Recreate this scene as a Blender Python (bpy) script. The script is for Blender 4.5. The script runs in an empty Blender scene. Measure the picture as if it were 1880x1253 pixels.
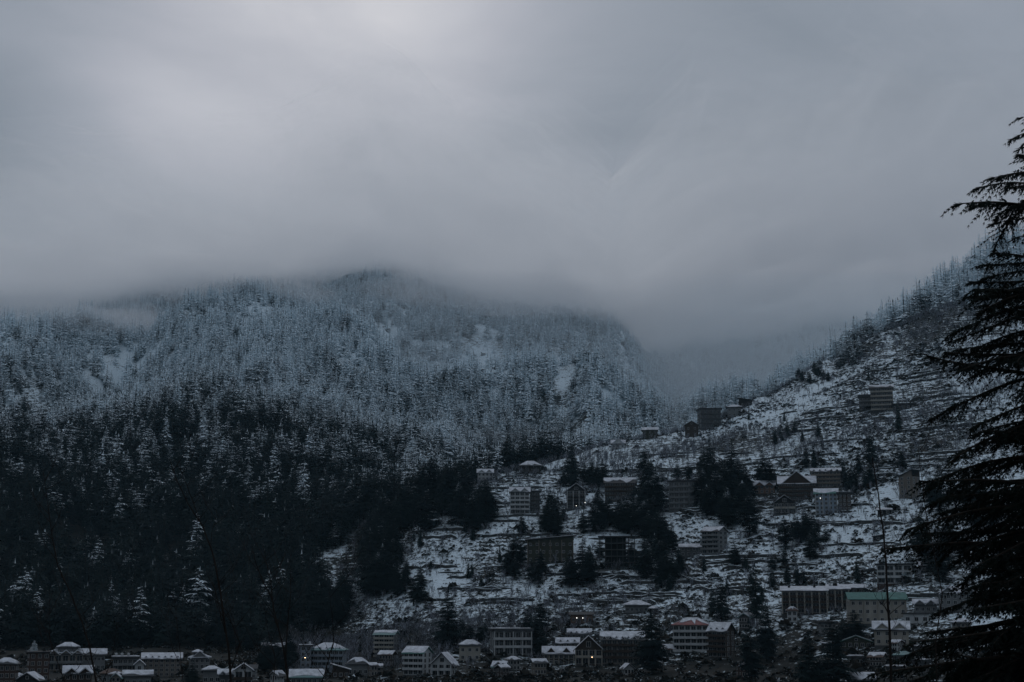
import bpy, bmesh, math, random
import numpy as np
from mathutils import Vector, Matrix

R = math.radians
random.seed(7)
rng = np.random.default_rng(11)
sc = bpy.context.scene
C = sc.collection

# ------------------------------------------------------------------ camera
EYE = 50.0                      # eye height over the valley datum, metres
W0, H0, F0 = 1880.0, 1253.0, 2611.0
PITCH = math.atan((1120 - H0 / 2) / F0)
cam_d = bpy.data.cameras.new('camera')
cam = bpy.data.objects.new('camera', cam_d)
C.objects.link(cam)
cam_d.sensor_width = 36.0
cam_d.lens = 36.0 * F0 / W0
cam_d.clip_start = 0.1
cam_d.clip_end = 20000
cam.location = (0, 0, EYE)
cam.rotation_euler = (R(90) + PITCH, 0, 0)
sc.camera = cam

# ------------------------------------------------------------------ world, sun, exposure
SUN_AZ, SUN_EL = R(-6.0), R(27.0)          # behind the cloud, ahead of the camera
sun_dir = Vector((math.sin(SUN_AZ) * math.cos(SUN_EL), math.cos(SUN_AZ) * math.cos(SUN_EL), math.sin(SUN_EL)))
world = bpy.data.worlds.new('World')
sc.world = world
world.use_nodes = True
nt = world.node_tree
N, L = nt.nodes, nt.links
N.clear()

def nd(tree, kind, **kw):
    n = tree.nodes.new(kind)
    for k, v in kw.items():
        if k == 'inp':
            for a, b in v.items():
                n.inputs[a].default_value = b
        else:
            setattr(n, k, v)
    return n

def mth(tree, op, a, b=None, c=None, clamp=False):
    n = tree.nodes.new('ShaderNodeMath'); n.operation = op; n.use_clamp = clamp
    for i, v in enumerate((a, b, c)):
        if v is None: continue
        if isinstance(v, (int, float)): n.inputs[i].default_value = v
        else: tree.links.new(v, n.inputs[i])
    return n.outputs[0]

def vmth(tree, op, a, b=None):
    n = tree.nodes.new('ShaderNodeVectorMath'); n.operation = op
    for i, v in enumerate((a, b)):
        if v is None: continue
        if isinstance(v, (tuple, list, Vector)): n.inputs[i].default_value = tuple(v)
        else: tree.links.new(v, n.inputs[i])
    return n

def ramp(tree, fac, stops, interp='LINEAR'):
    n = tree.nodes.new('ShaderNodeValToRGB'); n.color_ramp.interpolation = interp
    cr = n.color_ramp
    while len(cr.elements) < len(stops): cr.elements.new(0.5)
    for e, (p, c) in zip(cr.elements, stops):
        e.position = p; e.color = (*c, 1) if len(c) == 3 else c
    tree.links.new(fac, n.inputs[0])
    return n.outputs[0]

def mixc(tree, fac, a, b):
    n = tree.nodes.new('ShaderNodeMix'); n.data_type = 'RGBA'
    for i, v in ((0, fac), (6, a), (7, b)):
        if isinstance(v, (int, float)): n.inputs[i].default_value = v
        elif isinstance(v, (tuple, list)): n.inputs[i].default_value = (*v, 1)
        else: tree.links.new(v, n.inputs[i])
    return n.outputs[2]

def build_sky():
    tc = nd(nt, 'ShaderNodeTexCoord')
    d = vmth(nt, 'NORMALIZE', tc.outputs['Generated']).outputs[0]
    sep = nd(nt, 'ShaderNodeSeparateXYZ'); L.new(d, sep.inputs[0])
    z = mth(nt, 'MAXIMUM', sep.outputs[2], 0.0)
    zz = mth(nt, 'ADD', z, 0.22)
    cb = nd(nt, 'ShaderNodeCombineXYZ')
    L.new(mth(nt, 'DIVIDE', sep.outputs[0], zz), cb.inputs[0])
    L.new(mth(nt, 'DIVIDE', sep.outputs[1], zz), cb.inputs[1])
    no = nd(nt, 'ShaderNodeTexNoise', inp={'Scale': 2.3, 'Detail': 6.0, 'Roughness': 0.5, 'Distortion': 0.9})
    L.new(cb.outputs[0], no.inputs['Vector'])
    no2 = nd(nt, 'ShaderNodeTexNoise', inp={'Scale': 0.55, 'Detail': 2.0, 'Roughness': 0.45})
    L.new(vmth(nt, 'ADD', cb.outputs[0], (3.3, 1.7, 0.0)).outputs[0], no2.inputs['Vector'])
    def glow(px, py, width, amp):
        w = (H0 / 2 - py) / F0; u = (px - W0 / 2) / F0
        v = Vector((u, math.cos(PITCH) - w * math.sin(PITCH), math.sin(PITCH) + w * math.cos(PITCH))).normalized()
        dt = vmth(nt, 'DOT_PRODUCT', d, v).outputs['Value']
        e = mth(nt, 'DIVIDE', mth(nt, 'SUBTRACT', dt, 1.0), width)
        return mth(nt, 'MULTIPLY', mth(nt, 'EXPONENT', e), amp)
    b = mth(nt, 'ADD', glow(620, 60, 0.022, 0.08), 0.245)       # thinner cloud before the sun
    b = mth(nt, 'ADD', b, glow(690, 15, 0.0045, 0.16))
    b = mth(nt, 'ADD', b, glow(255, 215, 0.0026, 0.10))
    b = mth(nt, 'ADD', b, glow(480, 150, 0.004, 0.05))
    n1 = mth(nt, 'MULTIPLY', mth(nt, 'SUBTRACT', no.outputs[0], 0.5), 0.75)
    n2 = mth(nt, 'MULTIPLY', mth(nt, 'SUBTRACT', no2.outputs[0], 0.5), 0.6)
    b = mth(nt, 'MULTIPLY', b, mth(nt, 'ADD', 1.0, mth(nt, 'ADD', n1, n2)))
    b = mth(nt, 'MULTIPLY', b, mth(nt, 'ADD', 0.80, mth(nt, 'MULTIPLY', z, 0.9)))     # overcast: brighter towards the zenith
    tint = ramp(nt, b, [(0.0, (0.78, 0.96, 1.16)), (0.28, (0.83, 0.955, 1.14)), (0.45, (0.92, 0.965, 1.10)), (0.70, (0.99, 0.985, 1.03))])
    cl = vmth(nt, 'SCALE', tint); L.new(b, cl.inputs['Scale'])
    sky = nd(nt, 'ShaderNodeTexSky', sky_type='NISHITA')
    sky.sun_disc = False
    sky.sun_elevation = SUN_EL
    sky.sun_rotation = SUN_AZ
    sk = vmth(nt, 'SCALE', sky.outputs[0]); sk.inputs['Scale'].default_value = 0.05
    col = mixc(nt, 0.96, sk.outputs[0], cl.outputs[0])
    bg = nd(nt, 'ShaderNodeBackground', inp={'Strength': 1.0})
    L.new(col, bg.inputs[0])
    out = nd(nt, 'ShaderNodeOutputWorld')
    L.new(bg.outputs[0], out.inputs[0])
build_sky()

sun_l = bpy.data.lights.new('sun', 'SUN')
sun_l.energy = 0.2
sun_l.angle = R(35)
sun_l.color = (1.0, 0.96, 0.93)
sun = bpy.data.objects.new('sun', sun_l)
C.objects.link(sun)
sun.rotation_euler = (-sun_dir).to_track_quat('-Z', 'Y').to_euler()
sun.location = (0, 0, 300)

sc.view_settings.view_transform = 'Standard'
sc.view_settings.look = 'None'
sc.view_settings.exposure = 0.0
sc.view_settings.gamma = 1.0
sc.view_settings.use_curve_mapping = False
sc.render.engine = 'CYCLES'
sc.cycles.volume_bounces = 5
sc.cycles.max_bounces = 5
sc.cycles.diffuse_bounces = 3
sc.cycles.use_denoising = True
sc.render.film_transparent = False

# ------------------------------------------------------------------ small helpers
def tag(o, label=None, cat=None, group=None, kind=None):
    if label: o['label'] = label
    if cat: o['category'] = cat
    if group: o['group'] = group
    if kind: o['kind'] = kind
    return o

def mesh_np(name, v, f, mats=(), smooth=False, fattr=None, mi=None):
    """mesh from arrays; f is a list of index tuples or an (n,3|4) array"""
    me = bpy.data.meshes.new(name)
    if isinstance(f, np.ndarray):
        n, k = f.shape
        me.vertices.add(len(v)); me.vertices.foreach_set('co', np.asarray(v, np.float32).ravel())
        me.loops.add(n * k); me.loops.foreach_set('vertex_index', f.astype(np.int32).ravel())
        me.polygons.add(n)
        me.polygons.foreach_set('loop_start', np.arange(0, n * k, k, dtype=np.int32))
        me.update(calc_edges=True)
    else:
        me.from_pydata([tuple(p) for p in v], [], f)
    for m in mats: me.materials.append(m)
    if smooth: me.polygons.foreach_set('use_smooth', np.ones(len(me.polygons), bool))
    if mi is not None: me.polygons.foreach_set('material_index', np.asarray(mi, np.int32))
    if fattr:
        for k, a in fattr.items():
            at = me.attributes.new(k, 'FLOAT', 'FACE'); at.data.foreach_set('value', np.asarray(a, np.float32))
    me.update()
    return me

def link(name, me, parent=None, loc=None):
    o = bpy.data.objects.new(name, me)
    C.objects.link(o)
    if parent is not None: o.parent = parent
    if loc is not None: o.location = loc
    return o

# value-noise fbm on numpy arrays
_perm = rng.random((256, 256))
def vnoise(x, y):
    xi = np.floor(x).astype(int); yi = np.floor(y).astype(int)
    fx = x - xi; fy = y - yi
    fx = fx * fx * (3 - 2 * fx); fy = fy * fy * (3 - 2 * fy)
    g = lambda a, b: _perm[a & 255, b & 255]
    return ((g(xi, yi) * (1 - fx) + g(xi + 1, yi) * fx) * (1 - fy) + (g(xi, yi + 1) * (1 - fx) + g(xi + 1, yi + 1) * fx) * fy) - 0.5
def fbm(x, y, oct=4, rough=0.5):
    s = 0; a = 1
    for i in range(oct):
        s = s + a * vnoise(x + 17.3 * i, y + 9.1 * i); x = x * 2.03; y = y * 2.03; a *= rough
    return s
def sstep(a, b, x):
    t = np.clip((x - a) / (b - a), 0, 1)
    return t * t * (3 - 2 * t)

# ------------------------------------------------------------------ terrain: measured profiles, direction by direction
SP, CP = math.sin(PITCH), math.cos(PITCH)
def pix_az(px, py):
    w = (H0 / 2 - py) / F0
    return math.atan2((px - W0 / 2) / F0, CP - w * SP)
def row_slope(az, py):                       # rise per metre of ground distance
    w = (H0 / 2 - py) / F0
    return (SP + w * CP) / ((CP - w * SP) * math.sqrt(1 + math.tan(az) ** 2))
PROF = {
 -150: [(1262,600),(1240,680),(1200,850),(1180,930),(1100,1030),(1000,1150),(900,1290),(800,1480),(700,1800),(620,2150),(570,2450),(530,2750)],
    0: [(1262,600),(1240,680),(1200,850),(1180,930),(1100,1030),(1000,1150),(900,1290),(800,1480),(720,1750),(640,2080),(585,2400),(540,2700)],
  180: [(1262,600),(1240,690),(1200,850),(1180,930),(1100,1035),(1000,1155),(900,1300),(800,1480),(715,1730),(650,2030),(590,2350),(540,2700)],
  300: [(1262,600),(1240,690),(1200,850),(1180,930),(1100,1040),(1000,1160),(900,1310),(800,1470),(700,1700),(640,1930),(560,2350),(520,2620),(515,2800)],
  500: [(1262,600),(1240,700),(1200,860),(1180,920),(1080,1030),(980,1150),(880,1280),(780,1430),(690,1620),(640,1780),(575,2150),(520,2500),(508,2750)],
  620: [(1262,600),(1240,700),(1200,830),(1170,910),(1070,1005),(980,1090),(935,1150),(925,1250),(860,1400),(770,1560),(690,1780),(620,2080),(560,2380),(510,2600),(500,2800)],
  700: [(1262,600),(1240,690),(1200,800),(1150,890),(1060,970),(980,1040),(935,1090),(940,1230),(890,1400),(800,1600),(700,1880),(600,2230),(512,2550),(490,2720),(495,2850)],
  800: [(1262,600),(1240,680),(1200,750),(1150,830),(1080,900),(1000,960),(950,1010),(915,1050),(930,1200),(885,1400),(840,1520),(750,1770),(650,2080),(560,2420),(522,2600),(518,2800)],
  940: [(1262,600),(1235,680),(1200,730),(1150,790),(1080,850),(1000,920),(930,990),(880,1060),(864,1090),(885,1250),(868,1450),(835,1600),(740,1850),(640,2180),(570,2450),(545,2600),(540,2850)],
 1020: [(1262,600),(1235,680),(1200,730),(1150,780),(1080,835),(1000,905),(930,980),(880,1050),(846,1120),(870,1300),(845,1540),(780,1720),(690,1970),(612,2280),(575,2450),(560,2700)],
 1100: [(1262,600),(1230,680),(1180,740),(1100,810),(1000,890),(920,970),(860,1060),(820,1150),(840,1350),(815,1620),(720,1850),(640,2150),(598,2350),(582,2500),(578,2800)],
 1130: [(1262,600),(1230,680),(1180,740),(1100,807),(1000,887),(920,965),(858,1057),(814,1155),(832,1365),(808,1640),(720,1860),(645,2140),(598,2350),(585,2500),(600,2850)],
 1165: [(1262,600),(1230,680),(1180,740),(1100,805),(1000,885),(920,960),(855,1055),(808,1160),(825,1380),(798,1660),(730,1850),(670,2060),(632,2200),(640,2450),(640,2800),(600,3100)],
 1200: [(1262,600),(1230,670),(1180,730),(1100,800),(1000,880),(920,955),(850,1055),(801,1175),(820,1400),(785,1690),(735,1830),(700,1930),(690,2060),(715,2350),(690,2700),(640,3000),(560,3350)],
 1250: [(1262,595),(1230,665),(1180,720),(1100,790),(1000,870),(920,945),(850,1045),(792,1190),(812,1450),(775,1740),(748,1830),(765,2100),(745,2550),(700,2850),(630,3150),(560,3400)],
 1300: [(1262,590),(1230,660),(1180,710),(1100,780),(1000,855),(900,950),(840,1050),(778,1210),(800,1500),(775,2200),(750,2550),(705,2850),(640,3120),(570,3380)],
 1400: [(1262,580),(1230,645),(1160,700),(1080,770),(1000,840),(900,935),(820,1060),(731,1240),(760,1600),(735,2500),(712,2780),(650,3080),(590,3320),(550,3450)],
 1530: [(1262,570),(1220,630),(1150,690),(1080,750),(1000,815),(900,910),(800,1030),(720,1160),(662,1290),(720,1800),(690,2800),(655,3000),(610,3200),(560,3420)],
 1650: [(1262,560),(1210,625),(1120,690),(1050,745),(960,820),(860,920),(760,1040),(670,1170),(585,1330),(680,1900),(640,2800),(600,3250),(560,3450)],
 1780: [(1262,560),(1200,620),(1100,690),(1000,760),(900,850),(800,950),(700,1060),(600,1190),(508,1370),(640,2100),(600,3300)],
 1900: [(1262,560),(1200,620),(1100,690),(1000,755),(900,840),(800,935),(700,1040),(600,1160),(500,1310),(448,1420),(620,2200),(590,3400)],
 2100: [(1262,560),(1200,620),(1100,690),(1000,750),(900,830),(800,920),(700,1020),(600,1130),(500,1270),(400,1460),(600,2300),(580,3500)],
}
RG = np.concatenate([np.arange(0, 40, 4), np.arange(40, 560, 12), np.arange(560, 1420, 2.4), np.arange(1420, 3500, 7), np.arange(3500, 4301, 100)])
FORE = [(0, -5.0), (6, -5.2), (14, -6.0), (40, -13), (60, -19), (120, -28), (300, -33), (480, -34)]
cols_az, cols_z = [], []
for px, pts in sorted(PROF.items()):
    az = pix_az(px, 900)
    r = [p[0] for p in FORE] + [p[1] for p in pts]
    z = [p[1] for p in FORE] + [p[1] * row_slope(az, p[0]) for p in pts]
    r += [r[-1] + 400, 4300]; z += [z[-1] - 40, z[-1] - 120]
    cols_az.append(az); cols_z.append(np.interp(RG, r, z))
cols_az = np.array(cols_az); cols_z = np.array(cols_z)
AZG = np.radians(np.concatenate([np.arange(-180, -30, 6), np.arange(-30, -22.5, 0.5), np.arange(-22.5, 22.5, 0.085), np.arange(22.5, 30, 0.5), np.arange(30, 181, 6)]))
# smooth interpolation across directions, then a blur along the distance
ZB = np.empty((len(AZG), len(RG)))
idx = np.clip(np.searchsorted(cols_az, AZG) - 1, 0, len(cols_az) - 2)
t = np.clip((AZG - cols_az[idx]) / (cols_az[idx + 1] - cols_az[idx]), 0, 1)
ts = t * t * (3 - 2 * t) * 0.5 + t * 0.5
ZB = cols_z[idx] * (1 - ts[:, None]) + cols_z[idx + 1] * ts[:, None]
back = sstep(R(60), R(150), np.abs(AZG))[:, None]
ZB = ZB * (1 - back) + (-5 + 0.07 * RG[None, :]) * back
def blur(a, k):
    w = np.hanning(2 * k + 3)[1:-1]; w /= w.sum()
    p = np.pad(a, ((0, 0), (k, k)), mode='edge')
    return sum(w[i] * p[:, i:i + a.shape[1]] for i in range(2 * k + 1))
ZS = blur(ZB, 9)
keep = sstep(520, 620, RG)[None, :]
ZB = ZB * (1 - keep) + ZS * keep
AZM, RM = np.meshgrid(AZG, RG, indexing='ij')
XM = RM * np.sin(AZM); YM = RM * np.cos(AZM)

COLP = np.array(sorted(PROF))
CRESTR = np.interp(np.arange(1), [0], [0])
forest_start_px = [(-150, 880), (300, 885), (500, 880), (590, 930), (640, 1060), (700, 1100), (800, 1060), (860, 1090), (940, 1110), (1020, 1150), (1100, 1330), (1200, 1420), (1300, 1700), (1400, 1850), (1470, 1750), (1515, 1400), (1535, 1290), (1590, 1305), (1650, 1305), (1720, 1290), (1780, 1265), (1900, 1270), (2100, 1250)]
FS_AZ = np.array([pix_az(p, 850) for p, _ in forest_start_px]); FS_R = np.array([r for _, r in forest_start_px])
def forest_start(az): return np.interp(az, FS_AZ, FS_R)
wood = sstep(-25, 25, RM - forest_start(AZM))
# relief: gullies and spurs on the wooded mountain, terraces on the near hill
rid = 1 - np.abs(2 * fbm(XM / 190 + 0.35 * fbm(XM / 130, YM / 130, 2), YM / 420, 3, 0.5))
rid2 = 1 - np.abs(2 * fbm(XM / 430 + 0.55 * YM / 430 + 1.7, YM / 900 + 0.3, 2, 0.45))
relief = ((rid - 0.72) * 75 + (rid2 - 0.72) * 80) * sstep(1150, 1750, RM) * (1 - .85 * sstep(2050, 2450, RM))
relief = relief + fbm(XM / 45, YM / 45, 3) * 8
ZM = ZB + wood * relief * sstep(930, 1150, RM)
small = fbm(XM / 22, YM / 22, 4) * 2.6
hill = (1 - wood) * sstep(640, 760, RM)
ZM = ZM + small * hill
stepz = 2.7
ph = (ZM + 5.5 * fbm(XM / 55, YM / 55, 3)) / stepz
fr = ph - np.floor(ph)
ter = (np.floor(ph) + np.clip((fr - 0.62) / 0.38, 0, 1)) * stepz - ph * stepz + stepz * 0.4
terr_mask = hill * sstep(-0.25, 0.25, fbm(XM / 70 + 5, YM / 70, 3) + 0.05)
ZM = ZM + ter * terr_mask * 0.5 + EYE
ZM += fbm(XM / 7, YM / 7, 2) * 0.5 * hill

def ground_z(x, y):
    az = math.atan2(x, y); r = math.hypot(x, y)
    fi = np.interp(az, AZG, np.arange(len(AZG))); fj = np.interp(r, RG, np.arange(len(RG)))
    i = min(int(fi), len(AZG) - 2); j = min(int(fj), len(RG) - 2); a = fi - i; b = fj - j
    return float((ZM[i, j] * (1 - b) + ZM[i, j + 1] * b) * (1 - a) + (ZM[i + 1, j] * (1 - b) + ZM[i + 1, j + 1] * b) * a)
def ground_z_np(x, y):
    az = np.arctan2(x, y); r = np.hypot(x, y)
    fi = np.interp(az, AZG, np.arange(len(AZG))); fj = np.interp(r, RG, np.arange(len(RG)))
    i = np.minimum(fi.astype(int), len(AZG) - 2); j = np.minimum(fj.astype(int), len(RG) - 2); a = fi - i; b = fj - j
    return (ZM[i, j] * (1 - b) + ZM[i, j + 1] * b) * (1 - a) + (ZM[i + 1, j] * (1 - b) + ZM[i + 1, j + 1] * b) * a
def spot(px, py, rmin=540, rmax=3600):
    """where the line of sight through a photo pixel meets the ground"""
    w = (H0 / 2 - py) / F0
    az = pix_az(px, py); s = row_slope(az, py)
    rr = np.arange(rmin, rmax, 1.5)
    zz = ground_z_np(rr * math.sin(az), rr * math.cos(az)) - EYE - s * rr
    k = np.argmax(zz > 0)
    if zz[k] <= 0: k = int(np.argmax(zz))
    r = float(rr[k])
    x, y = r * math.sin(az), r * math.cos(az)
    return Vector((x, y, ground_z(x, y))), r
def mpp(r, px=940, py=900):                  # metres per photo pixel at ground distance r
    w = (H0 / 2 - py) / F0
    return r / math.hypot((px - W0 / 2) / F0, CP - w * SP) / F0
# highest line of sight so far, for culling what the hills hide
SLOPE_MAX = np.maximum.accumulate((ZM - EYE) / np.maximum(RM, 1), axis=1)
def seen(x, y, ztop):
    az = np.arctan2(x, y); r = np.hypot(x, y)
    i = np.clip(np.searchsorted(AZG, az), 0, len(AZG) - 1); j = np.clip(np.searchsorted(RG, r) - 6, 0, len(RG) - 1)
    return (ztop - EYE) / r > SLOPE_MAX[i, j] - 0.002

# ------------------------------------------------------------------ materials
def mat(name):
    m = bpy.data.materials.new(name); m.use_nodes = True
    b = m.node_tree.nodes['Principled BSDF']
    return m, m.node_tree, b

SNOW = (0.74, 0.86, 0.92)
def ground_material():
    m, t, b = mat('ground_snow_and_soil')
    geo = nd(t, 'ShaderNodeNewGeometry')
    pos = geo.outputs['Position']
    def noise(scale, detail=4, rough=0.55, vec=None, mp=None):
        mpn = nd(t, 'ShaderNodeMapping'); t.links.new(vec or pos, mpn.inputs['Vector'])
        mpn.inputs['Scale'].default_value = mp or (1, 1, 1)
        n = nd(t, 'ShaderNodeTexNoise', inp={'Scale': scale, 'Detail': detail, 'Roughness': rough})
        t.links.new(mpn.outputs[0], n.inputs['Vector']); return n.outputs[0]
    cov = nd(t, 'ShaderNodeAttribute', attribute_name='cover').outputs['Fac']
    terr = nd(t, 'ShaderNodeAttribute', attribute_name='terraced').outputs['Fac']
    n1 = noise(0.32, 5, 0.62, mp=(0.45, 0.45, 1.9))     # drawn out along the contours
    n2 = noise(0.035, 3, 0.55)
    n3 = noise(0.75, 4, 0.7, mp=(0.7, 0.7, 1.5))
    sepn = nd(t, 'ShaderNodeSeparateXYZ'); t.links.new(geo.outputs['True Normal'], sepn.inputs[0])
    steep = mth(t, 'SUBTRACT', 1.0, mth(t, 'MULTIPLY', mth(t, 'SUBTRACT', sepn.outputs[2], 0.62), 3.2, clamp=True))
    v = mth(t, 'ADD', cov, mth(t, 'MULTIPLY', mth(t, 'SUBTRACT', n1, 0.5), 1.5))
    v = mth(t, 'ADD', v, mth(t, 'MULTIPLY', mth(t, 'SUBTRACT', n2, 0.5), 0.55))
    v = mth(t, 'ADD', v, mth(t, 'MULTIPLY', mth(t, 'SUBTRACT', n3, 0.5), 1.5))
    v = mth(t, 'SUBTRACT', v, mth(t, 'MULTIPLY', mth(t, 'MULTIPLY', steep, terr), 0.55))
    fac = nd(t, 'ShaderNodeMapRange', inp={1: 0.40, 2: 0.62}); t.links.new(v, fac.inputs[0])
    soil = ramp(t, noise(0.2, 4), [(0.3, (0.010, 0.013, 0.013)), (0.55, (0.026, 0.027, 0.024)), (0.8, (0.045, 0.042, 0.035))])
    sn = ramp(t, n3, [(0.25, (0.50, 0.60, 0.66)), (0.6, SNOW)])
    t.links.new(mixc(t, fac.outputs[0], soil, sn), b.inputs['Base Color'])
    b.inputs['Roughness'].default_value = 0.9
    b.inputs['Specular IOR Level'].default_value = 0.15
    return m
M_GROUND = ground_material()

def foliage_material(name, dark, light, snowcol=SNOW, up_w=0.5):
    m, t, b = mat(name)
    amt = nd(t, 'ShaderNodeAttribute', attribute_name='snow'); amt.attribute_type = 'INSTANCER'
    rnd = nd(t, 'ShaderNodeAttribute', attribute_name='rnd').outputs['Fac']
    geo = nd(t, 'ShaderNodeNewGeometry')
    sep = nd(t, 'ShaderNodeSeparateXYZ'); t.links.new(geo.outputs['True Normal'], sep.inputs[0])
    front = mth(t, 'SUBTRACT', 1.0, geo.outputs['Backfacing'])
    up = mth(t, 'MULTIPLY', mth(t, 'MULTIPLY', sep.outputs[2], 1.35, clamp=True), front)
    k = mth(t, 'ADD', mth(t, 'MULTIPLY', up, up_w), 1.0 - up_w)
    s = mth(t, 'MULTIPLY', mth(t, 'MULTIPLY', amt.outputs['Fac'], 1.35), k)
    fac = nd(t, 'ShaderNodeMapRange', inp={1: -0.10, 2: 0.10}); t.links.new(mth(t, 'SUBTRACT', s, rnd), fac.inputs[0])
    oi = nd(t, 'ShaderNodeObjectInfo')
    fol = ramp(t, mth(t, 'FRACT', mth(t, 'ADD', oi.outputs['Random'], mth(t, 'MULTIPLY', rnd, 0.3))), [(0.0, dark), (1.0, light)])
    t.links.new(mixc(t, fac.outputs[0], fol, snowcol), b.inputs['Base Color'])
    b.inputs['Roughness'].default_value = 0.85
    b.inputs['Specular IOR Level'].default_value = 0.1
    return m
M_FIR = foliage_material('fir_needles_and_snow', (0.007, 0.016, 0.018), (0.015, 0.029, 0.028), (0.80, 0.91, 0.97), up_w=0.28)
M_DEODAR = foliage_material('deodar_needles_and_snow', (0.005, 0.013, 0.016), (0.013, 0.025, 0.025), (0.76, 0.87, 0.93), up_w=0.72)
M_TWIG = foliage_material('bare_twigs_and_frost', (0.05, 0.055, 0.06), (0.09, 0.085, 0.085), (0.42, 0.46, 0.53), up_w=0.35)
M_SHRUB = foliage_material('dry_shrub', (0.016, 0.018, 0.016), (0.045, 0.036, 0.026), up_w=0.8)
def plain(name, col, rough=0.8, spec=0.2, var=0.25, scale=0.6, detail=4, stretch=(1, 1, 1)):
    m, t, b = mat(name)
    tc = nd(t, 'ShaderNodeTexCoord')
    mp = nd(t, 'ShaderNodeMapping'); t.links.new(tc.outputs['Object'], mp.inputs[0]); mp.inputs['Scale'].default_value = stretch
    n = nd(t, 'ShaderNodeTexNoise', inp={'Scale': scale, 'Detail': detail, 'Roughness': 0.6}); t.links.new(mp.outputs[0], n.inputs['Vector'])
    c = ramp(t, n.outputs[0], [(0.3, tuple(x * (1 - var) for x in col)), (0.7, tuple(min(1, x * (1 + var)) for x in col))])
    t.links.new(c, b.inputs['Base Color'])
    b.inputs['Roughness'].default_value = rough
    b.inputs['Specular IOR Level'].default_value = spec
    return m
M_BARK = plain('dark_bark', (0.030, 0.026, 0.022), 0.95, 0.1, 0.4, 1.5, stretch=(3, 3, 0.6))

# ------------------------------------------------------------------ ground
# open patches in the forest: photo pixel of the middle, half width and half height in pixels
CLEAR = [(205, 700, 62, 26), (165, 690, 30, 16), (60, 725, 14, 14), (895, 640, 24, 20), (885, 670, 38, 20), (905, 690, 30, 16), (1028, 700, 16, 26), (1045, 745, 14, 30), (1058, 790, 10, 34), (1070, 812, 14, 18), (1150, 690, 10, 22), (1205, 665, 8, 20),
         (1225, 690, 9, 16), (1245, 718, 9, 14), (655, 580, 14, 18), (705, 630, 12, 24), (712, 610, 10, 10), (590, 790, 12, 34), (470, 770, 9, 36), (598, 905, 34, 22),
         (365, 820, 20, 14), (808, 868, 26, 16), (830, 880, 20, 14), (545, 590, 10, 12), (1190, 650, 8, 22), (860, 650, 10, 8), (640, 975, 28, 22), (600, 1030, 34, 20), (545, 990, 22, 10), (430, 1020, 16, 10), (405, 1062, 9, 16), (520, 1075, 18, 8), (300, 915, 10, 8), (470, 940, 12, 10), (240, 1000, 9, 6), (660, 1040, 20, 14), (610, 1060, 44, 20), (650, 1005, 30, 24)]
OPEN = {(205, 700), (895, 640), (885, 670), (905, 690), (1058, 790), (1070, 812), (640, 975), (600, 1030), (610, 1060), (650, 1005), (660, 1040), (598, 905), (808, 868)}
def build_ground():
    na, nr = ZM.shape
    v = np.stack([XM, YM, ZM], -1).reshape(-1, 3)
    ii, jj = np.meshgrid(np.arange(na - 1), np.arange(nr - 1), indexing='ij')
    a = ii * nr + jj
    f = np.stack([a, a + 1, a + nr + 1, a + nr], -1).reshape(-1, 4)
    me = mesh_np('ground', v, f[:, ::-1], [M_GROUND], smooth=False)
    zr = ZM - EYE
    cover_hill = 0.51 + 0.17 * sstep(20, 220, zr) - 0.34 * (1 - sstep(-50, 35, zr)) + 0.42 * fbm(XM / 90, YM / 90, 3)
    cover_hill += 0.18 * np.exp(-(((XM + 40) / 130) ** 2 + ((YM - 930) / 110) ** 2))
    cover_wood = -0.02 + 0.62 * sstep(60, 330, zr) + 0.4 * fbm(XM / 110, YM / 110, 2) + 0.5 * fbm(XM / 22, YM / 30, 3)
    cover_hill -= 0.42 * sstep(-20, -140, XM) * (1 - sstep(-30, 30, zr))
    cover_wood += 0.16 * np.exp(-(((XM + 165) / 110) ** 2 + ((YM - 1030) / 130) ** 2))
    for (cx, cy, rx, ry) in CLEAR:
        p, rr = spot(cx, cy, 890); k = mpp(rr, cx, cy); a = pix_az(cx, cy); ux, uy = math.sin(a), math.cos(a)
        du = (XM - p.x) * ux + (YM - p.y) * uy; dv = (XM - p.x) * uy - (YM - p.y) * ux
        cover_wood += (.26 if (cx, cy) in OPEN else .08) * np.exp(-((dv / (rx * k)) ** 2 + (du / (ry * k * 3.6)) ** 2))
    cov = cover_hill * (1 - wood) + cover_wood * wood
    for k, a_ in (('cover', cov), ('terraced', terr_mask)):
        at = me.attributes.new(k, 'FLOAT', 'POINT'); at.data.foreach_set('value', a_.astype(np.float32).ravel())
    tag(link('ground', me), kind='structure')
build_ground()

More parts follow.
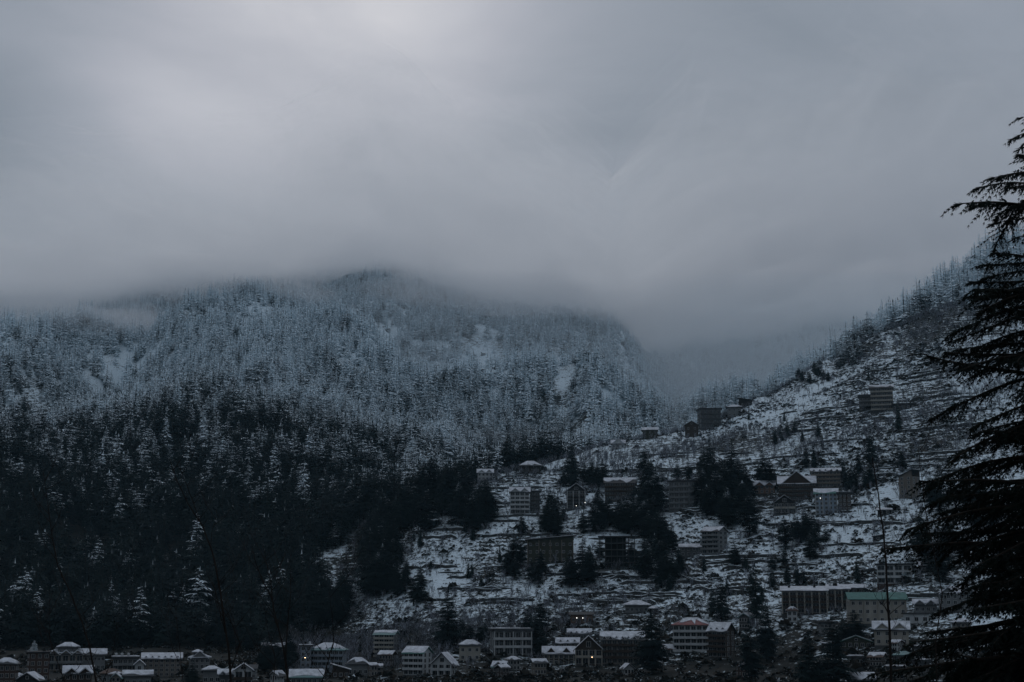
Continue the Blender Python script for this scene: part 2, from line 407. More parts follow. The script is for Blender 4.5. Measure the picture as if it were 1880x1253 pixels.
# ------------------------------------------------------------------ trees
def frond(V, F, RN, base, a, length, rise, droop, width, segs, rnd, hang=0.0, jag=0.5, rb=0.5, rs=0.3):
    """one conifer branch: a folded, ragged spray with its upper side up"""
    ca, sa = math.cos(a), math.sin(a)
    px, py = -sa, ca
    sp = []; rr = rnd.random()
    for i in range(segs + 1):
        t = i / segs
        r = length * t
        z = base[2] + length * (rise * t - droop * t * t)
        sp.append((base[0] + ca * r, base[1] + sa * r, z))
    for i in range(segs):
        t0, t1 = i / segs, (i + 1) / segs
        A, B = sp[i], sp[i + 1]
        for s in (1, -1):
            w = width * (math.sin(math.pi * min(1, 0.18 + 0.75 * t0)) * (0.7 + 0.6 * rnd.random()))
            k = 0.55 + jag * rnd.random()
            T = (A[0] + (B[0] - A[0]) * k + px * w * s + ca * w * 0.45, A[1] + (B[1] - A[1]) * k + py * w * s + sa * w * 0.45,
                 (A[2] + B[2]) / 2 - w * (0.25 + 0.35 * rnd.random()) - hang * rnd.random())
            n = len(V); V += [A, B, T]
            F.append((n, n + 2, n + 1) if s > 0 else (n, n + 1, n + 2))
            # make sure the upper side is the front
            ax, ay = B[0] - A[0], B[1] - A[1]; bx, by = T[0] - A[0], T[1] - A[1]
            if (ax * by - ay * bx > 0) != (F[-1][1] == n + 1): F[-1] = (F[-1][0], F[-1][2], F[-1][1])
            RN.append((rnd.random() * .4 + rr * .6) * (1 - rs) + rs * rb)

def conifer(seed, h, rmax, levels, nbr, segs, kind='fir', bare=0.08):
    rnd = random.Random(seed)
    V, F, RN = [], [], []
    lean = (rnd.uniform(-.02, .02) * h, rnd.uniform(-.02, .02) * h)
    for l in range(levels):
        t = (l + rnd.random() * 0.6) / levels
        z = h * (bare + (1 - bare) * t)
        if kind == 'fir':
            R_ = rmax * ((1 - t) ** 0.66 + 0.06) * rnd.uniform(0.8, 1.15) * min(1, 0.55 + 3 * t)
            rise, droop = 0.05 - 0.35 * (1 - t), 0.35
        else:
            R_ = rmax * (max(0.0, 1 - t ** 1.7) * 0.95 + 0.10) * rnd.uniform(0.6, 1.25) * min(1, 0.5 + 2 * t)
            rise, droop = 0.22 + 0.15 * t, 0.34
        n = max(4, int(nbr * (0.55 + 0.45 * (1 - t)) + rnd.random()))
        a0 = rnd.random() * 7
        for k in range(n):
            if kind != 'fir' and rnd.random() < 0.15: continue
            a = a0 + k * 2 * math.pi / n + rnd.uniform(-.35, .35)
            ln = R_ * rnd.uniform(0.68, 1.18)
            frond(V, F, RN, (lean[0] * t, lean[1] * t, z + rnd.uniform(-.4, .4) * h / levels), a, ln, rise + rnd.uniform(-.1, .1), droop,
                  ln * (0.46 if kind == 'fir' else 0.55), segs, rnd, hang=0.02 * h / levels * 6 if segs > 2 else 0, rb=1.15 * (1 - t), rs=0.6 if kind != 'fir' else 0.38)
    # leader
    n = len(V); top = (lean[0], lean[1], h * 1.03); w = rmax * 0.09
    for k in range(3):
        a = k * 2.09
        V += [top, (lean[0] + w * math.cos(a), lean[1] + w * math.sin(a), h * 0.93), (lean[0] + w * math.cos(a + 2.09), lean[1] + w * math.sin(a + 2.09), h * 0.93)]
        F.append((n, n + 1, n + 2)); n += 3; RN.append(rnd.random())
    return V, F, RN

def taper(V, F, pts, rads, sides=6):
    """a tapered tube along points"""
    base = len(V)
    for i, (p, r) in enumerate(zip(pts, rads)):
        p = Vector(p)
        d = (Vector(pts[min(i + 1, len(pts) - 1)]) - Vector(pts[max(i - 1, 0)])).normalized()
        u = d.orthogonal().normalized() if i == 0 else (u - d * u.dot(d)).normalized()
        w = d.cross(u)
        for k in range(sides):
            a = 2 * math.pi * k / sides
            V.append(tuple(p + u * (r * math.cos(a)) + w * (r * math.sin(a))))
    for i in range(len(pts) - 1):
        for k in range(sides):
            a = base + i * sides + k; b = base + i * sides + (k + 1) % sides
            F.append((a, b, b + sides, a + sides))
    F.append(tuple(base + (len(pts) - 1) * sides + k for k in range(sides)))

def trunk_mesh(h, r, seed=0):
    rnd = random.Random(seed); V, F = [], []
    taper(V, F, [(0, 0, -2.5), (0, 0, h * .3), (rnd.uniform(-.1, .1), rnd.uniform(-.1, .1), h * .65), (0, 0, h)], [r * 1.15, r * .8, r * .45, r * .06], 6)
    return V, F

def proto_tree(name, seed, h, rmax, levels, nbr, segs, kind, matl):
    V, F, RN = conifer(seed, h, rmax, levels, nbr, segs, kind)
    nf = len(F)
    taper(V, F, [(0, 0, -2), (0, 0, h * .5), (0, 0, h * .95)], [h * .014, h * .009, h * .002], 4)
    mi = [0] * nf + [1] * (len(F) - nf); RN = RN + [0.5] * (len(F) - nf)
    return mesh_np(name, V, F, [matl, M_BARK], fattr={'rnd': RN}, mi=mi)

def proto_twigtree(name, seed, h, n, spread, matl, thick=0.05):
    """bare orchard tree: a short stem and a fan of thin upright twigs"""
    rnd = random.Random(seed); V, F, RN = [], [], []
    def spike(p, q, w):
        p, q = Vector(p), Vector(q); d = (q - p).normalized()
        for k in range(2):
            u = d.orthogonal().normalized(); u = Matrix.Rotation(k * 1.57 + rnd.random(), 3, d) @ u
            b = len(V); V.extend([tuple(p + u * w), tuple(p - u * w), tuple(q)]); F.append((b, b + 1, b + 2)); RN.append(rnd.random())
    spike((0, 0, -.5), (0, 0, h * .5), thick * 2.2)
    for i in range(n):
        a = rnd.random() * 6.28; z0 = h * rnd.uniform(.12, .5)
        rr = spread * rnd.uniform(.3, 1.0)
        m = (math.cos(a) * rr * .6, math.sin(a) * rr * .6, z0 + h * .22)
        spike((0, 0, z0), m, thick * 1.3)
        e = (m[0] + math.cos(a) * rr * .4, m[1] + math.sin(a) * rr * .4, min(h, m[2] + h * rnd.uniform(.2, .45)))
        spike(m, e, thick)
        for _ in range(2):
            b2 = a + rnd.uniform(-1.2, 1.2)
            spike(m, (m[0] + math.cos(b2) * rr * .4, m[1] + math.sin(b2) * rr * .4, m[2] + h * rnd.uniform(.12, .35)), thick * .8)
    return mesh_np(name, V, F, [matl], fattr={'rnd': RN})

def proto_bush(name, seed, r, h, n, matl):
    rnd = random.Random(seed); V, F, RN = [], [], []
    for i in range(n):
        a = rnd.random() * 6.28; el = rnd.uniform(.15, 1.5)
        d = Vector((math.cos(a) * math.cos(el) * r, math.sin(a) * math.cos(el) * r, math.sin(el) * h)) * rnd.uniform(.75, 1.1)
        u = Vector((-math.sin(a), math.cos(a), rnd.uniform(-.3, .3))) * r * rnd.uniform(.25, .5)
        p = d * rnd.uniform(.25, .6)
        b = len(V); V.extend([tuple(p - u), tuple(p + u), tuple(d)])
        f = (b, b + 1, b + 2)
        nrm = (Vector(V[b + 1]) - Vector(V[b])).cross(Vector(V[b + 2]) - Vector(V[b]))
        F.append(f if nrm.z > 0 else (b, b + 2, b + 1)); RN.append(rnd.random())
    return mesh_np(name, V, F, [matl], fattr={'rnd': RN})

def scatter(name, protos, x, y, z, scl, snow, idx, matl):
    """one uncountable mass of plants, set out on points"""
    col = bpy.data.collections.new(name + '_kinds')
    for i, me in enumerate(protos):
        o = bpy.data.objects.new('%s_kind_%02d' % (name, i), me); col.objects.link(o)
    pm = bpy.data.meshes.new(name)
    n = len(x)
    pm.vertices.add(n); pm.vertices.foreach_set('co', np.stack([x, y, z], -1).astype(np.float32).ravel())
    at = pm.attributes.new('snow', 'FLOAT', 'POINT'); at.data.foreach_set('value', snow.astype(np.float32))
    at = pm.attributes.new('scl', 'FLOAT_VECTOR', 'POINT'); at.data.foreach_set('vector', scl.astype(np.float32).ravel())
    at = pm.attributes.new('kindex', 'INT', 'POINT'); at.data.foreach_set('value', idx.astype(np.int32))
    rot = np.zeros((n, 3), np.float32); rot[:, 2] = rng.random(n) * 6.283; rot[:, :2] = rng.normal(0, 0.025, (n, 2))
    at = pm.attributes.new('rot', 'FLOAT_VECTOR', 'POINT'); at.data.foreach_set('vector', rot.ravel())
    pm.materials.append(matl)
    o = link(name, pm)
    g = bpy.data.node_groups.new(name + '_nodes', 'GeometryNodeTree')
    g.interface.new_socket('Geometry', in_out='INPUT', socket_type='NodeSocketGeometry')
    g.interface.new_socket('Geometry', in_out='OUTPUT', socket_type='NodeSocketGeometry')
    gi, go = g.nodes.new('NodeGroupInput'), g.nodes.new('NodeGroupOutput')
    ci = g.nodes.new('GeometryNodeCollectionInfo'); ci.inputs['Collection'].default_value = col
    ci.inputs['Separate Children'].default_value = True; ci.inputs['Reset Children'].default_value = True
    ip = g.nodes.new('GeometryNodeInstanceOnPoints'); ip.inputs['Pick Instance'].default_value = True
    def na(nm, ty):
        q = g.nodes.new('GeometryNodeInputNamedAttribute'); q.data_type = ty; q.inputs[0].default_value = nm; return q.outputs[0]
    g.links.new(gi.outputs[0], ip.inputs['Points']); g.links.new(ci.outputs[0], ip.inputs['Instance'])
    g.links.new(na('kindex', 'INT'), ip.inputs['Instance Index'])
    e2r = g.nodes.new('FunctionNodeEulerToRotation'); g.links.new(na('rot', 'FLOAT_VECTOR'), e2r.inputs[0])
    g.links.new(e2r.outputs[0], ip.inputs['Rotation'])
    g.links.new(na('scl', 'FLOAT_VECTOR'), ip.inputs['Scale'])
    g.links.new(ip.outputs[0], go.inputs[0])
    md = o.modifiers.new('plants', 'NODES'); md.node_group = g
    return o

# the wooded mountain -------------------------------------------------
def build_forest():
    n = 92000
    az = rng.uniform(R(-21.5), R(21.5), n)
    r = np.sqrt(rng.uniform(870 ** 2, 3450 ** 2, n))
    x, y = r * np.sin(az), r * np.cos(az)
    keepm = r > forest_start(az) + rng.normal(0, 10, n)
    # area per tree about 40 square metres, thinner in patches
    dens = (1.0 - .3 * sstep(250, 420, ground_z_np(x, y) - EYE)) * np.clip(0.86 + 1.1 * fbm(x / 70, y / 70, 3), 0.25, 1)
    dens *= np.where(r > 2700, 0.85, 1.0)
    keepm &= rng.random(n) < dens
    for ci, (cx, cy, rx, ry) in enumerate(CLEAR):
        p, rr = spot(cx, cy, 890)
        k = mpp(rr, cx, cy); # ellipse on the slope, along and across the line of sight
        s = row_slope(pix_az(cx, cy), cy)
        ux, uy = math.sin(pix_az(cx, cy)), math.cos(pix_az(cx, cy))
        du = (x - p.x) * ux + (y - p.y) * uy; dv = (x - p.x) * uy - (y - p.y) * ux
        q = (dv / (rx * k)) ** 2 + (du / (ry * k * 3.6)) ** 2 + (1.9 if (cx, cy) in OPEN else 2.2) * fbm(x / 30, y / 30, 3)
        keepm &= (q > 1) | (rng.random(n) < (0.18 if (cx, cy) in OPEN else 0.28))
    x, y, r, az = x[keepm], y[keepm], r[keepm], az[keepm]
    z = ground_z_np(x, y)
    vis = seen(x, y, z + 34)
    x, y, z, r = x[vis], y[vis], z[vis], r[vis]
    n = len(x)
    zr = z - EYE
    left = sstep(100, -500, x)
    sn = 0.03 + 1.02 * sstep(55, 300, zr + 190 * fbm(x / 170, y / 170, 3) - 60 * left * sstep(320, 140, zr) + 0.07 * x)
    sn = sn + np.where(rng.random(n) < .05 + .27 * sstep(30, 120, zr - 45 * left), rng.uniform(.2, .5, n), 0)
    sn = np.clip(sn + rng.normal(0, 0.19, n) * (.25 + .75 * sstep(30, 130, zr)), 0.02, 1.1)
    sn = np.where(x > 330, np.maximum(sn, 0.78), sn)
    h = rng.uniform(0.75, 1.42, n) * (1.0 - 0.15 * sstep(300, 600, zr))
    small = rng.random(n) < 0.22
    h = np.where(small, h * 0.55, h)
    w = h * rng.uniform(0.85, 1.25, n)
    scl = np.stack([w, w, h], -1)
    # deodars low down, firs above
    pd = 0.72 * (1 - sstep(120, 330, zr)) + 0.1
    ded = rng.random(n) < pd
    idx = np.where(ded, 6 + rng.integers(0, 5, n), rng.integers(0, 6, n))
    protos = [proto_tree('fir_%d' % i, 100 + i, random.uniform(25, 30), random.uniform(4.2, 5.6), 13, 9, 2, 'fir', M_FIR) for i in range(6)]
    protos += [proto_tree('deodar_%d' % i, 200 + i, random.uniform(22, 27), random.uniform(5.0, 6.6), 11, 8, 3, 'deodar', M_DEODAR) for i in range(5)]
    o = scatter('mountain_forest', protos, x, y, z, scl, sn, idx, M_FIR)
    tag(o, 'snow-dusted conifer forest covering the mountainside under the cloud', 'forest', kind='stuff')
    print('forest trees', n)
build_forest()

# ------------------------------------------------------------------ single conifers on the hill and in the village
CROWNS = {}
def crown_set(kind, n, matl, **k):
    out = []
    for i in range(n):
        h = 24.0; rm = k['rm'] * random.uniform(.85, 1.15)
        V, F, RN = conifer(k['seed'] + i, h, rm, k['lev'], k['nbr'], k['segs'], kind, bare=random.uniform(.05, .14))
        cm = mesh_np(kind + '_crown', V, F, [matl], fattr={'rnd': RN})
        V, F = trunk_mesh(h * .97, .42, i)
        out.append((cm, mesh_np(kind + '_trunk', V, F, [M_BARK], smooth=True)))
    CROWNS[kind] = out
crown_set('deodar', 7, M_DEODAR, rm=6.4, lev=22, nbr=13, segs=6, seed=300)
crown_set('fir', 4, M_FIR, rm=4.4, lev=24, nbr=12, segs=5, seed=340)

def place_tree(px, py, hpx, kind='deodar', snow=0.15, label=None, group=None, wide=1.0, rmin=560):
    p, r = spot(px, py, rmin)
    s = hpx * mpp(r, px, py) / 24.7
    e = bpy.data.objects.new('deodar_tree' if kind == 'deodar' else 'fir_tree', None); C.objects.link(e)
    e.location = p; e.rotation_euler = (0, 0, random.random() * 6.28)
    w = s * wide * random.uniform(.88, 1.12); e.scale = (w, w, s); e.empty_display_size = 1
    cm, tm = random.choice(CROWNS[kind])
    c = link('crown', cm, e); c['snow'] = max(0.02, snow + random.uniform(-.06, .06))
    link('trunk', tm, e)
    tag(e, label, 'tree', group)
    return e
CL = [  # x range, base-row range, count, height range, kind, snow, label, group
 ((600, 905), (918, 985), 58, (42, 82), 'deodar', .10, 'dark deodar in the dense belt at the foot of the snowy forest', 'deodar belt below the snowy forest'),
 ((672, 722), (985, 1108), 26, (48, 78), 'deodar', .04, 'nearly black deodar in the gully beside the snowy terraced field', 'deodars in the gully beside the field'),
 ((545, 640), (1105, 1160), 14, (45, 70), 'deodar', .05, 'dark deodar standing left of the gully above the village roofs', 'deodars above the village roofs'),
 ((700, 775), (1072, 1118), 9, (36, 56), 'deodar', .05, 'dark deodar along the lower edge of the terraced field', 'deodars edging the terraced field'),
 ((724, 945), (960, 1085), 16, (14, 32), 'fir', .10, 'small dark conifer scattered over the snowy terraced field', 'small conifers on the terraced field'),
 ((955, 1040), (950, 986), 12, (34, 58), 'deodar', .10, 'dark conifer above the flat slab-roofed building', 'conifers above the slab-roofed building'),
 ((930, 1000), (1035, 1080), 8, (36, 58), 'deodar', .06, 'dark conifer below the flat slab-roofed building', 'conifers below the slab-roofed building'),
 ((1060, 1205), (940, 985), 20, (40, 62), 'deodar', .12, 'dark deodar in the grove above the unfinished concrete frame', 'deodars above the concrete frame'),
 ((1165, 1235), (1000, 1085), 13, (42, 74), 'deodar', .08, 'dark deodar beside the unfinished concrete frame', 'deodars beside the concrete frame'),
 ((1040, 1100), (1050, 1085), 6, (40, 66), 'deodar', .05, 'black deodar in front of the unfinished concrete frame', 'deodars before the concrete frame'),
 ((1078, 1112), (890, 905), 4, (38, 50), 'deodar', .15, 'dark conifer between the glass-fronted house and the brown hotel', 'conifers beside the glass-fronted house'),
 ((1186, 1212), (925, 950), 3, (58, 78), 'deodar', .16, 'tall dark conifer standing left of the grey balconied hotel', 'conifers left of the grey hotel'),
 ((1288, 1418), (872, 985), 26, (44, 80), 'deodar', .14, 'dark deodar in the thick grove right of the grey balconied hotel', 'deodar grove right of the grey hotel'),
  ((960, 1560), (868, 1085), 28, (26, 56), 'deodar', .12, 'lone dark deodar standing in the open between the hillside hotels', 'lone deodars between the hillside hotels'),
 ((1428, 1505), (980, 1012), 7, (40, 60), 'deodar', .08, 'dark conifer on the open slope below the gabled hotels', 'conifers below the gabled hotels'),
 ((1545, 1600), (870, 915), 7, (36, 54), 'fir', .14, 'slim dark conifer right of the blue-white hotel', 'conifers right of the blue-white hotel'),
 ((1690, 1840), (920, 1100), 14, (45, 85), 'deodar', .05, 'dark deodar on the slope behind the big cedar', 'deodars behind the big cedar'),
 ((1200, 1700), (1010, 1115), 22, (18, 42), 'fir', .10, 'small dark conifer on the patchy slope above the long hotels', 'small conifers above the long hotels'),
 ((965, 1000), (1150, 1210), 5, (40, 62), 'deodar', .05, 'dark conifer beside the white columned village building', 'conifers by the columned building'),
 ((478, 545), (1222, 1245), 7, (38, 60), 'deodar', .05, 'dark conifer among roofs left of the blue hotel', 'conifers left of the blue hotel'),
 ((845, 900), (1172, 1192), 4, (26, 40), 'deodar', .10, 'small dark conifer behind the little snow-roofed house', 'conifers behind the little house'),
 ((1415, 1520), (790, 830), 9, (16, 30), 'fir', .2, 'small conifer on the snowy upper slope below the banded hotel', 'conifers on the upper slope'),
 ((1535, 1580), (655, 680), 6, (30, 42), 'fir', .45, 'frosted fir where the ridge wood of the snowy hill begins', 'firs at the end of the ridge wood'),
 ((1465, 1522), (684, 706), 7, (14, 24), 'deodar', .22, 'low bushy conifer on the crest of the snowy hill', 'bushy conifers on the crest'),
]
KEEP = [(937, 991, 896, 945), (1041, 1075, 890, 936), (1111, 1140, 878, 905), (1229, 1281, 884, 936), (968, 1053, 985, 1015), (1101, 1166, 986, 1046), (1289, 1336, 969, 1018), (1431, 1497, 876, 921), (1491, 1543, 861, 897), (1498, 1538, 899, 946), (1652, 1690, 864, 915),
        (1600, 1640, 708, 755), (1421, 1461, 912, 945), (1238, 1307, 1138, 1197), (1437, 1560, 1079, 1128), (1556, 1664, 1090, 1146), (1612, 1674, 1037, 1074), (899, 960, 1156, 1204), (741, 839, 1190, 1240), (998, 1160, 1165, 1222), (687, 731, 1160, 1206), (1386, 1422, 884, 908), (877, 905, 863, 884), (1281, 1325, 750, 788)]
def hides(x, yb, h):                          # would stand in front of a house that shows in the photograph
    return any(yb > b3 - 3 and yb - h < b3 - 6 and x + h * .2 > b0 and x - h * .2 < b1 for b0, b1, b2, b3 in KEEP)
for (x0, x1), (y0, y1), n, (h0, h1), kind, sn, lab, grp in CL:
    for i in range(n):
        fx = (i + random.random()) / n
        x, y, hh = x0 + (x1 - x0) * ((fx * 7.31) % 1.0 if n > 8 else fx), random.uniform(y0, y1), random.uniform(h0, h1) * 1.12
        for _ in range(25):
            if not hides(x, y, hh): break
            x, y, hh = random.uniform(x0, x1), random.uniform(y0, y1), random.uniform(h0, h1) * 1.1
        else: continue
        place_tree(x, y, hh, kind, sn, lab, grp, 1.2)
ONE = [
 (822, 1193, 114, 'deodar', .04, 'large black pyramid-shaped deodar at the foot of the terraced field', 1.15),
 (1198, 1238, 112, 'deodar', .03, 'large black deodar between the dormered hotel and the white hotel', 1.25),
 (1052, 902, 80, 'deodar', .14, 'lone tall deodar with bare lower trunk behind the glass-fronted house', .62),
 (1036, 895, 40, 'deodar', .14, 'short dark deodar left of the glass-fronted house', 1.0),
 (1244, 886, 42, 'deodar', .30, 'left tree of the snowy pair behind the grey balconied hotel', 1.15),
 (1264, 886, 43, 'deodar', .30, 'right tree of the snowy pair behind the grey balconied hotel', 1.15),
 (1481, 862, 46, 'deodar', .12, 'left one of two dark conifers above the brown dormered hotel', .8),
 (1495, 862, 52, 'fir', .12, 'taller right one of two dark conifers above the brown dormered hotel', .9),
 (1325, 1142, 84, 'deodar', .04, 'dark deodar on the slope behind the white hotel annex', .9),
 (1308, 1136, 58, 'deodar', .04, 'smaller dark deodar behind the white hotel with red roof', .9),
 (1390, 1150, 118, 'deodar', .03, 'very tall dark deodar left of the long pilastered hotel', .7),
 (1408, 1216, 110, 'deodar', .02, 'black deodar below the tall one left of the pilastered hotel', .8),
 (1380, 1256, 120, 'deodar', .02, 'black deodar at the valley edge right of the white hotel annex', .9),
 (1532, 1275, 140, 'deodar', .02, 'broad black deodar in the valley below the long pilastered hotel', 1.3),
 (1487, 1270, 110, 'deodar', .02, 'black deodar beside the broad one below the pilastered hotel', 1.1),
 (1572, 1186, 66, 'deodar', .02, 'rounded black tree in front of the green-roofed hotel', 1.7),
 (1548, 1192, 58, 'deodar', .02, 'dark tree at the corner between the pilastered and green-roofed hotels', 1.4),
 (1600, 862, 78, 'deodar', .10, 'tall thin dark conifer on the slope above the narrow tower house', .6),
 (1650, 792, 58, 'fir', .14, 'dark conifer right below the banded hotel on the upper slope', .9),
 (1656, 868, 48, 'deodar', .12, 'dense dark conifer right behind the narrow tower house', .9),
 (62, 1206, 30, 'deodar', .55, 'snow-covered conifer behind the dark brick house', 1.2),
 (352, 1262, 50, 'deodar', .02, 'black bushy tree before the tiered snow-roofed house', 1.5),
 (1440, 775, 22, 'fir', .16, 'small dark fir pair-mate below the ridge houses', 1.1),
 (1375, 772, 20, 'fir', .16, 'small dark fir right of the dark concrete block on the ridge', 1.2),
 (1595, 700, 26, 'fir', .2, 'small dark fir above the banded hotel', .8),
]
for px, py, h, kind, sn, lab, w in ONE:
    place_tree(px, py, h, kind, sn, lab, None, w)

# shrubs and bare orchard trees, nobody could count them
def build_scrub():
    n = 74000
    az = rng.uniform(R(-21), R(21.5), n); r = np.sqrt(rng.uniform(570 ** 2, 1400 ** 2, n))
    x, y = r * np.sin(az), r * np.cos(az)
    k = (r < forest_start(az) + 5) & (rng.random(n) < np.clip(.5 + 1.5 * fbm(x / 40, y / 40, 3), .06, 1))
    x, y = x[k], y[k]; z = ground_z_np(x, y); v = seen(x, y, z + 3); x, y, z = x[v], y[v], z[v]
    n = len(x)
    s = rng.uniform(.35, 1.1, n) ** 1.7 * 1.35 * np.where((z < EYE - 8), 1.15, 1.0) * np.where(rng.random(n) < .04, 2.4, 1.0)
    scl = np.stack([s * 1.3, s * 1.3, s], -1)
    o = scatter('hillside_scrub', [proto_bush('scrub_%d' % i, 500 + i, 1.4, 1.1, 16, M_SHRUB) for i in range(5)], x, y, z - .1, scl, np.clip(rng.normal(.25, .15, n), 0, .7) * np.where(z < EYE - 5, .25, 1.0), rng.integers(0, 5, n), M_SHRUB)
    tag(o, 'low dark scrub and stubble dotted over the snowy hillside', 'scrub', kind='stuff')
    n = 34000
    az = rng.uniform(R(-9), R(21.5), n); r = np.sqrt(rng.uniform(700 ** 2, 1420 ** 2, n))
    x, y = r * np.sin(az), r * np.cos(az)
    d = .22 + 1.6 * np.clip(fbm(x / 90 + 3, y / 90, 3) - .03, 0, 1)
    for (cx, cy, rx, ry) in [(1500, 825, 45, 8), (1550, 808, 45, 9), (1610, 792, 40, 9), (1360, 798, 35, 8), (1270, 830, 60, 14), (1440, 800, 30, 8), (1680, 770, 40, 10), (1120, 850, 60, 14)]:
        p, rr = spot(cx, cy); q = mpp(rr)
        d += 1.3 * np.exp(-(((x - p.x) / (rx * q)) ** 2 + ((y - p.y) / (ry * q * 4)) ** 2))
    k = (r < forest_start(az) + 30) & (rng.random(n) < np.clip(d, 0, 1))
    x, y = x[k], y[k]; z = ground_z_np(x, y); v = seen(x, y, z + 6); x, y, z = x[v], y[v], z[v]
    n = len(x); s = rng.uniform(.6, 1.2, n)
    o = scatter('bare_orchard', [proto_twigtree('orchard_tree_%d' % i, 600 + i, 6.0, 13, 2.0, M_TWIG, .06) for i in range(5)], x, y, z, np.stack([s, s, s], -1), np.clip(rng.normal(.4, .15, n), 0, .9), rng.integers(0, 5, n), M_TWIG)
    tag(o, 'bare grey-blue fruit trees standing in drifts on the snowy terraces', 'orchard', kind='stuff')
build_scrub()

# dry-stone terrace walls following the contours
M_STONE = plain('dry_stone', (.050, .052, .052), .9, .1, .5, 1.2)
def terrace_wall(px, py, length, h, seed):
    p, r = spot(px, py, 640)
    rnd = random.Random(seed)
    pts = [p.xy.copy()]
    z0 = p.z
    d = rnd.choice((-1, 1)); q = p.xy.copy()
    for i in range(int(length / 4)):
        e = 3.0
        gx = (ground_z(q.x + e, q.y) - ground_z(q.x - e, q.y)); gy = (ground_z(q.x, q.y + e) - ground_z(q.x, q.y - e))
        g = Vector((gx, gy)); g = g / max(g.length, 1e-4)
        q = q + Vector((-g.y, g.x)) * 4 * d + g * (z0 - ground_z(q.x, q.y)) * .5
        pts.append(q.copy())
    if len(pts) < 4: return
    V, F, S, SF = [], [], [], []
    base = Vector((p.x, p.y, p.z))
    t = .35
    for i, q in enumerate(pts):
        a = pts[max(i - 1, 0)]; b = pts[min(i + 1, len(pts) - 1)]
        nrm = Vector((-(b - a).y, (b - a).x)).normalized()
        z = ground_z(q.x, q.y) - p.z; hh = h * rnd.uniform(.75, 1.15) * (0.35 if i in (0, len(pts) - 1) else 1)
        for s, zz in ((-t, z - 1.5), (-t, z + hh), (t, z + hh), (t, z - 1.5)):
            V.append((q.x - p.x + nrm.x * s, q.y - p.y + nrm.y * s, zz))
        for s, zz in ((-t, z + hh + .01), (-t * .7, z + hh + .22 * rnd.random()), (t * .7, z + hh + .22), (t, z + hh + .01)):
            S.append((q.x - p.x + nrm.x * s, q.y - p.y + nrm.y * s, zz))
    for i in range(len(pts) - 1):
        for k in range(3):
            a = i * 4 + k; F.append((a, a + 4, a + 5, a + 1))
            if rnd.random() < .75: SF.append((a, a + 4, a + 5, a + 1))
    F += [(0, 1, 2, 3), (len(V) - 1, len(V) - 2, len(V) - 3, len(V) - 4)]
    o = link('terrace_wall', mesh_np('terrace_wall', V, F, [M_STONE]), None, base)
    tag(o, 'low dark dry-stone wall with a line of snow along a hillside terrace', 'wall', 'dry-stone walls on the hillside terraces', 'thing')
    if SF: link('snow', mesh_np('wall_snow', S, SF, [M_SNOW]), o)
M_SNOW = plain('settled_snow', SNOW, .85, .2, .10, .5)
wr = random.Random(5)
for i in range(115):
    px = wr.uniform(760, 1840)
    top = float(np.interp(px, [760, 940, 1100, 1300, 1400, 1530, 1650, 1840], [960, 885, 840, 800, 760, 700, 640, 560]))
    terrace_wall(px, wr.uniform(top, 1120), wr.uniform(18, 70), wr.uniform(.9, 1.9), i)

# rock outcrops showing through the snowy forest
M_ROCK = plain('dark_wet_rock', (0.06, 0.065, 0.07), .8, .2, .5, .25)
def rock(px, py, wpx, hpx, label, seed):
    """a crag of upright broken ribs set into the slope, snow on its ledges"""
    p, r = spot(px, py, 1200); k = mpp(r, px, py)
    rnd = random.Random(seed)
    w, h = wpx * k, hpx * k
    V, F, SV, SF = [], [], [], []
    n = rnd.randint(6, 9)
    for i in range(n):
        cx = (i / (n - 1) - .5) * w * .85 + rnd.uniform(-.06, .06) * w; cy = rnd.uniform(0, .5) * w
        hh = h * rnd.uniform(.4, 1.0) * (1 - .5 * abs(cx) / w); rw = w / n * rnd.uniform(.8, 1.5)
        m = 6; rings = [(-.4, 1.35), (.3, 1.15), (.62, .95), (.85, .62), (1.0, .2)]
        b = len(V)
        for zz, sc_ in rings:
            ox, oy = rnd.uniform(-.25, .25) * rw, rnd.uniform(-.2, .2) * rw
            for q in range(m):
                a = q * 6.283 / m + rnd.uniform(-.25, .25)
                V.append((cx + ox + math.cos(a) * rw * sc_ * rnd.uniform(.7, 1.2), cy + oy + math.sin(a) * rw * sc_ * rnd.uniform(.7, 1.2) + zz * h * .35, zz * hh))
        for lv in range(len(rings) - 1):
            for q in range(m):
                a = b + lv * m + q; c = b + lv * m + (q + 1) % m
                f = (a, c, c + m, a + m); F.append(f)
                if lv >= 1 and rnd.random() < (.25 + .22 * lv):
                    s0 = len(SV); nrm = (Vector(V[c]) - Vector(V[a])).cross(Vector(V[a + m]) - Vector(V[a])).normalized()
                    for v_ in f: SV.append(tuple(Vector(V[v_]) + nrm * .25 + Vector((0, 0, .3))))
                    SF.append((s0, s0 + 1, s0 + 2, s0 + 3))
        F.append(tuple(b + (len(rings) - 1) * m + q for q in range(m)))
    o = link('rock_outcrop', mesh_np('rock', V, F, [M_ROCK]), None, p - Vector((0, 0, h * .1)))
    tag(o, label, 'rock')
    link('snow', mesh_np('rock_snow', SV, SF, [M_SNOW]), o)
M_SNOW = plain('settled_snow', SNOW, .85, .2, .10, .5)
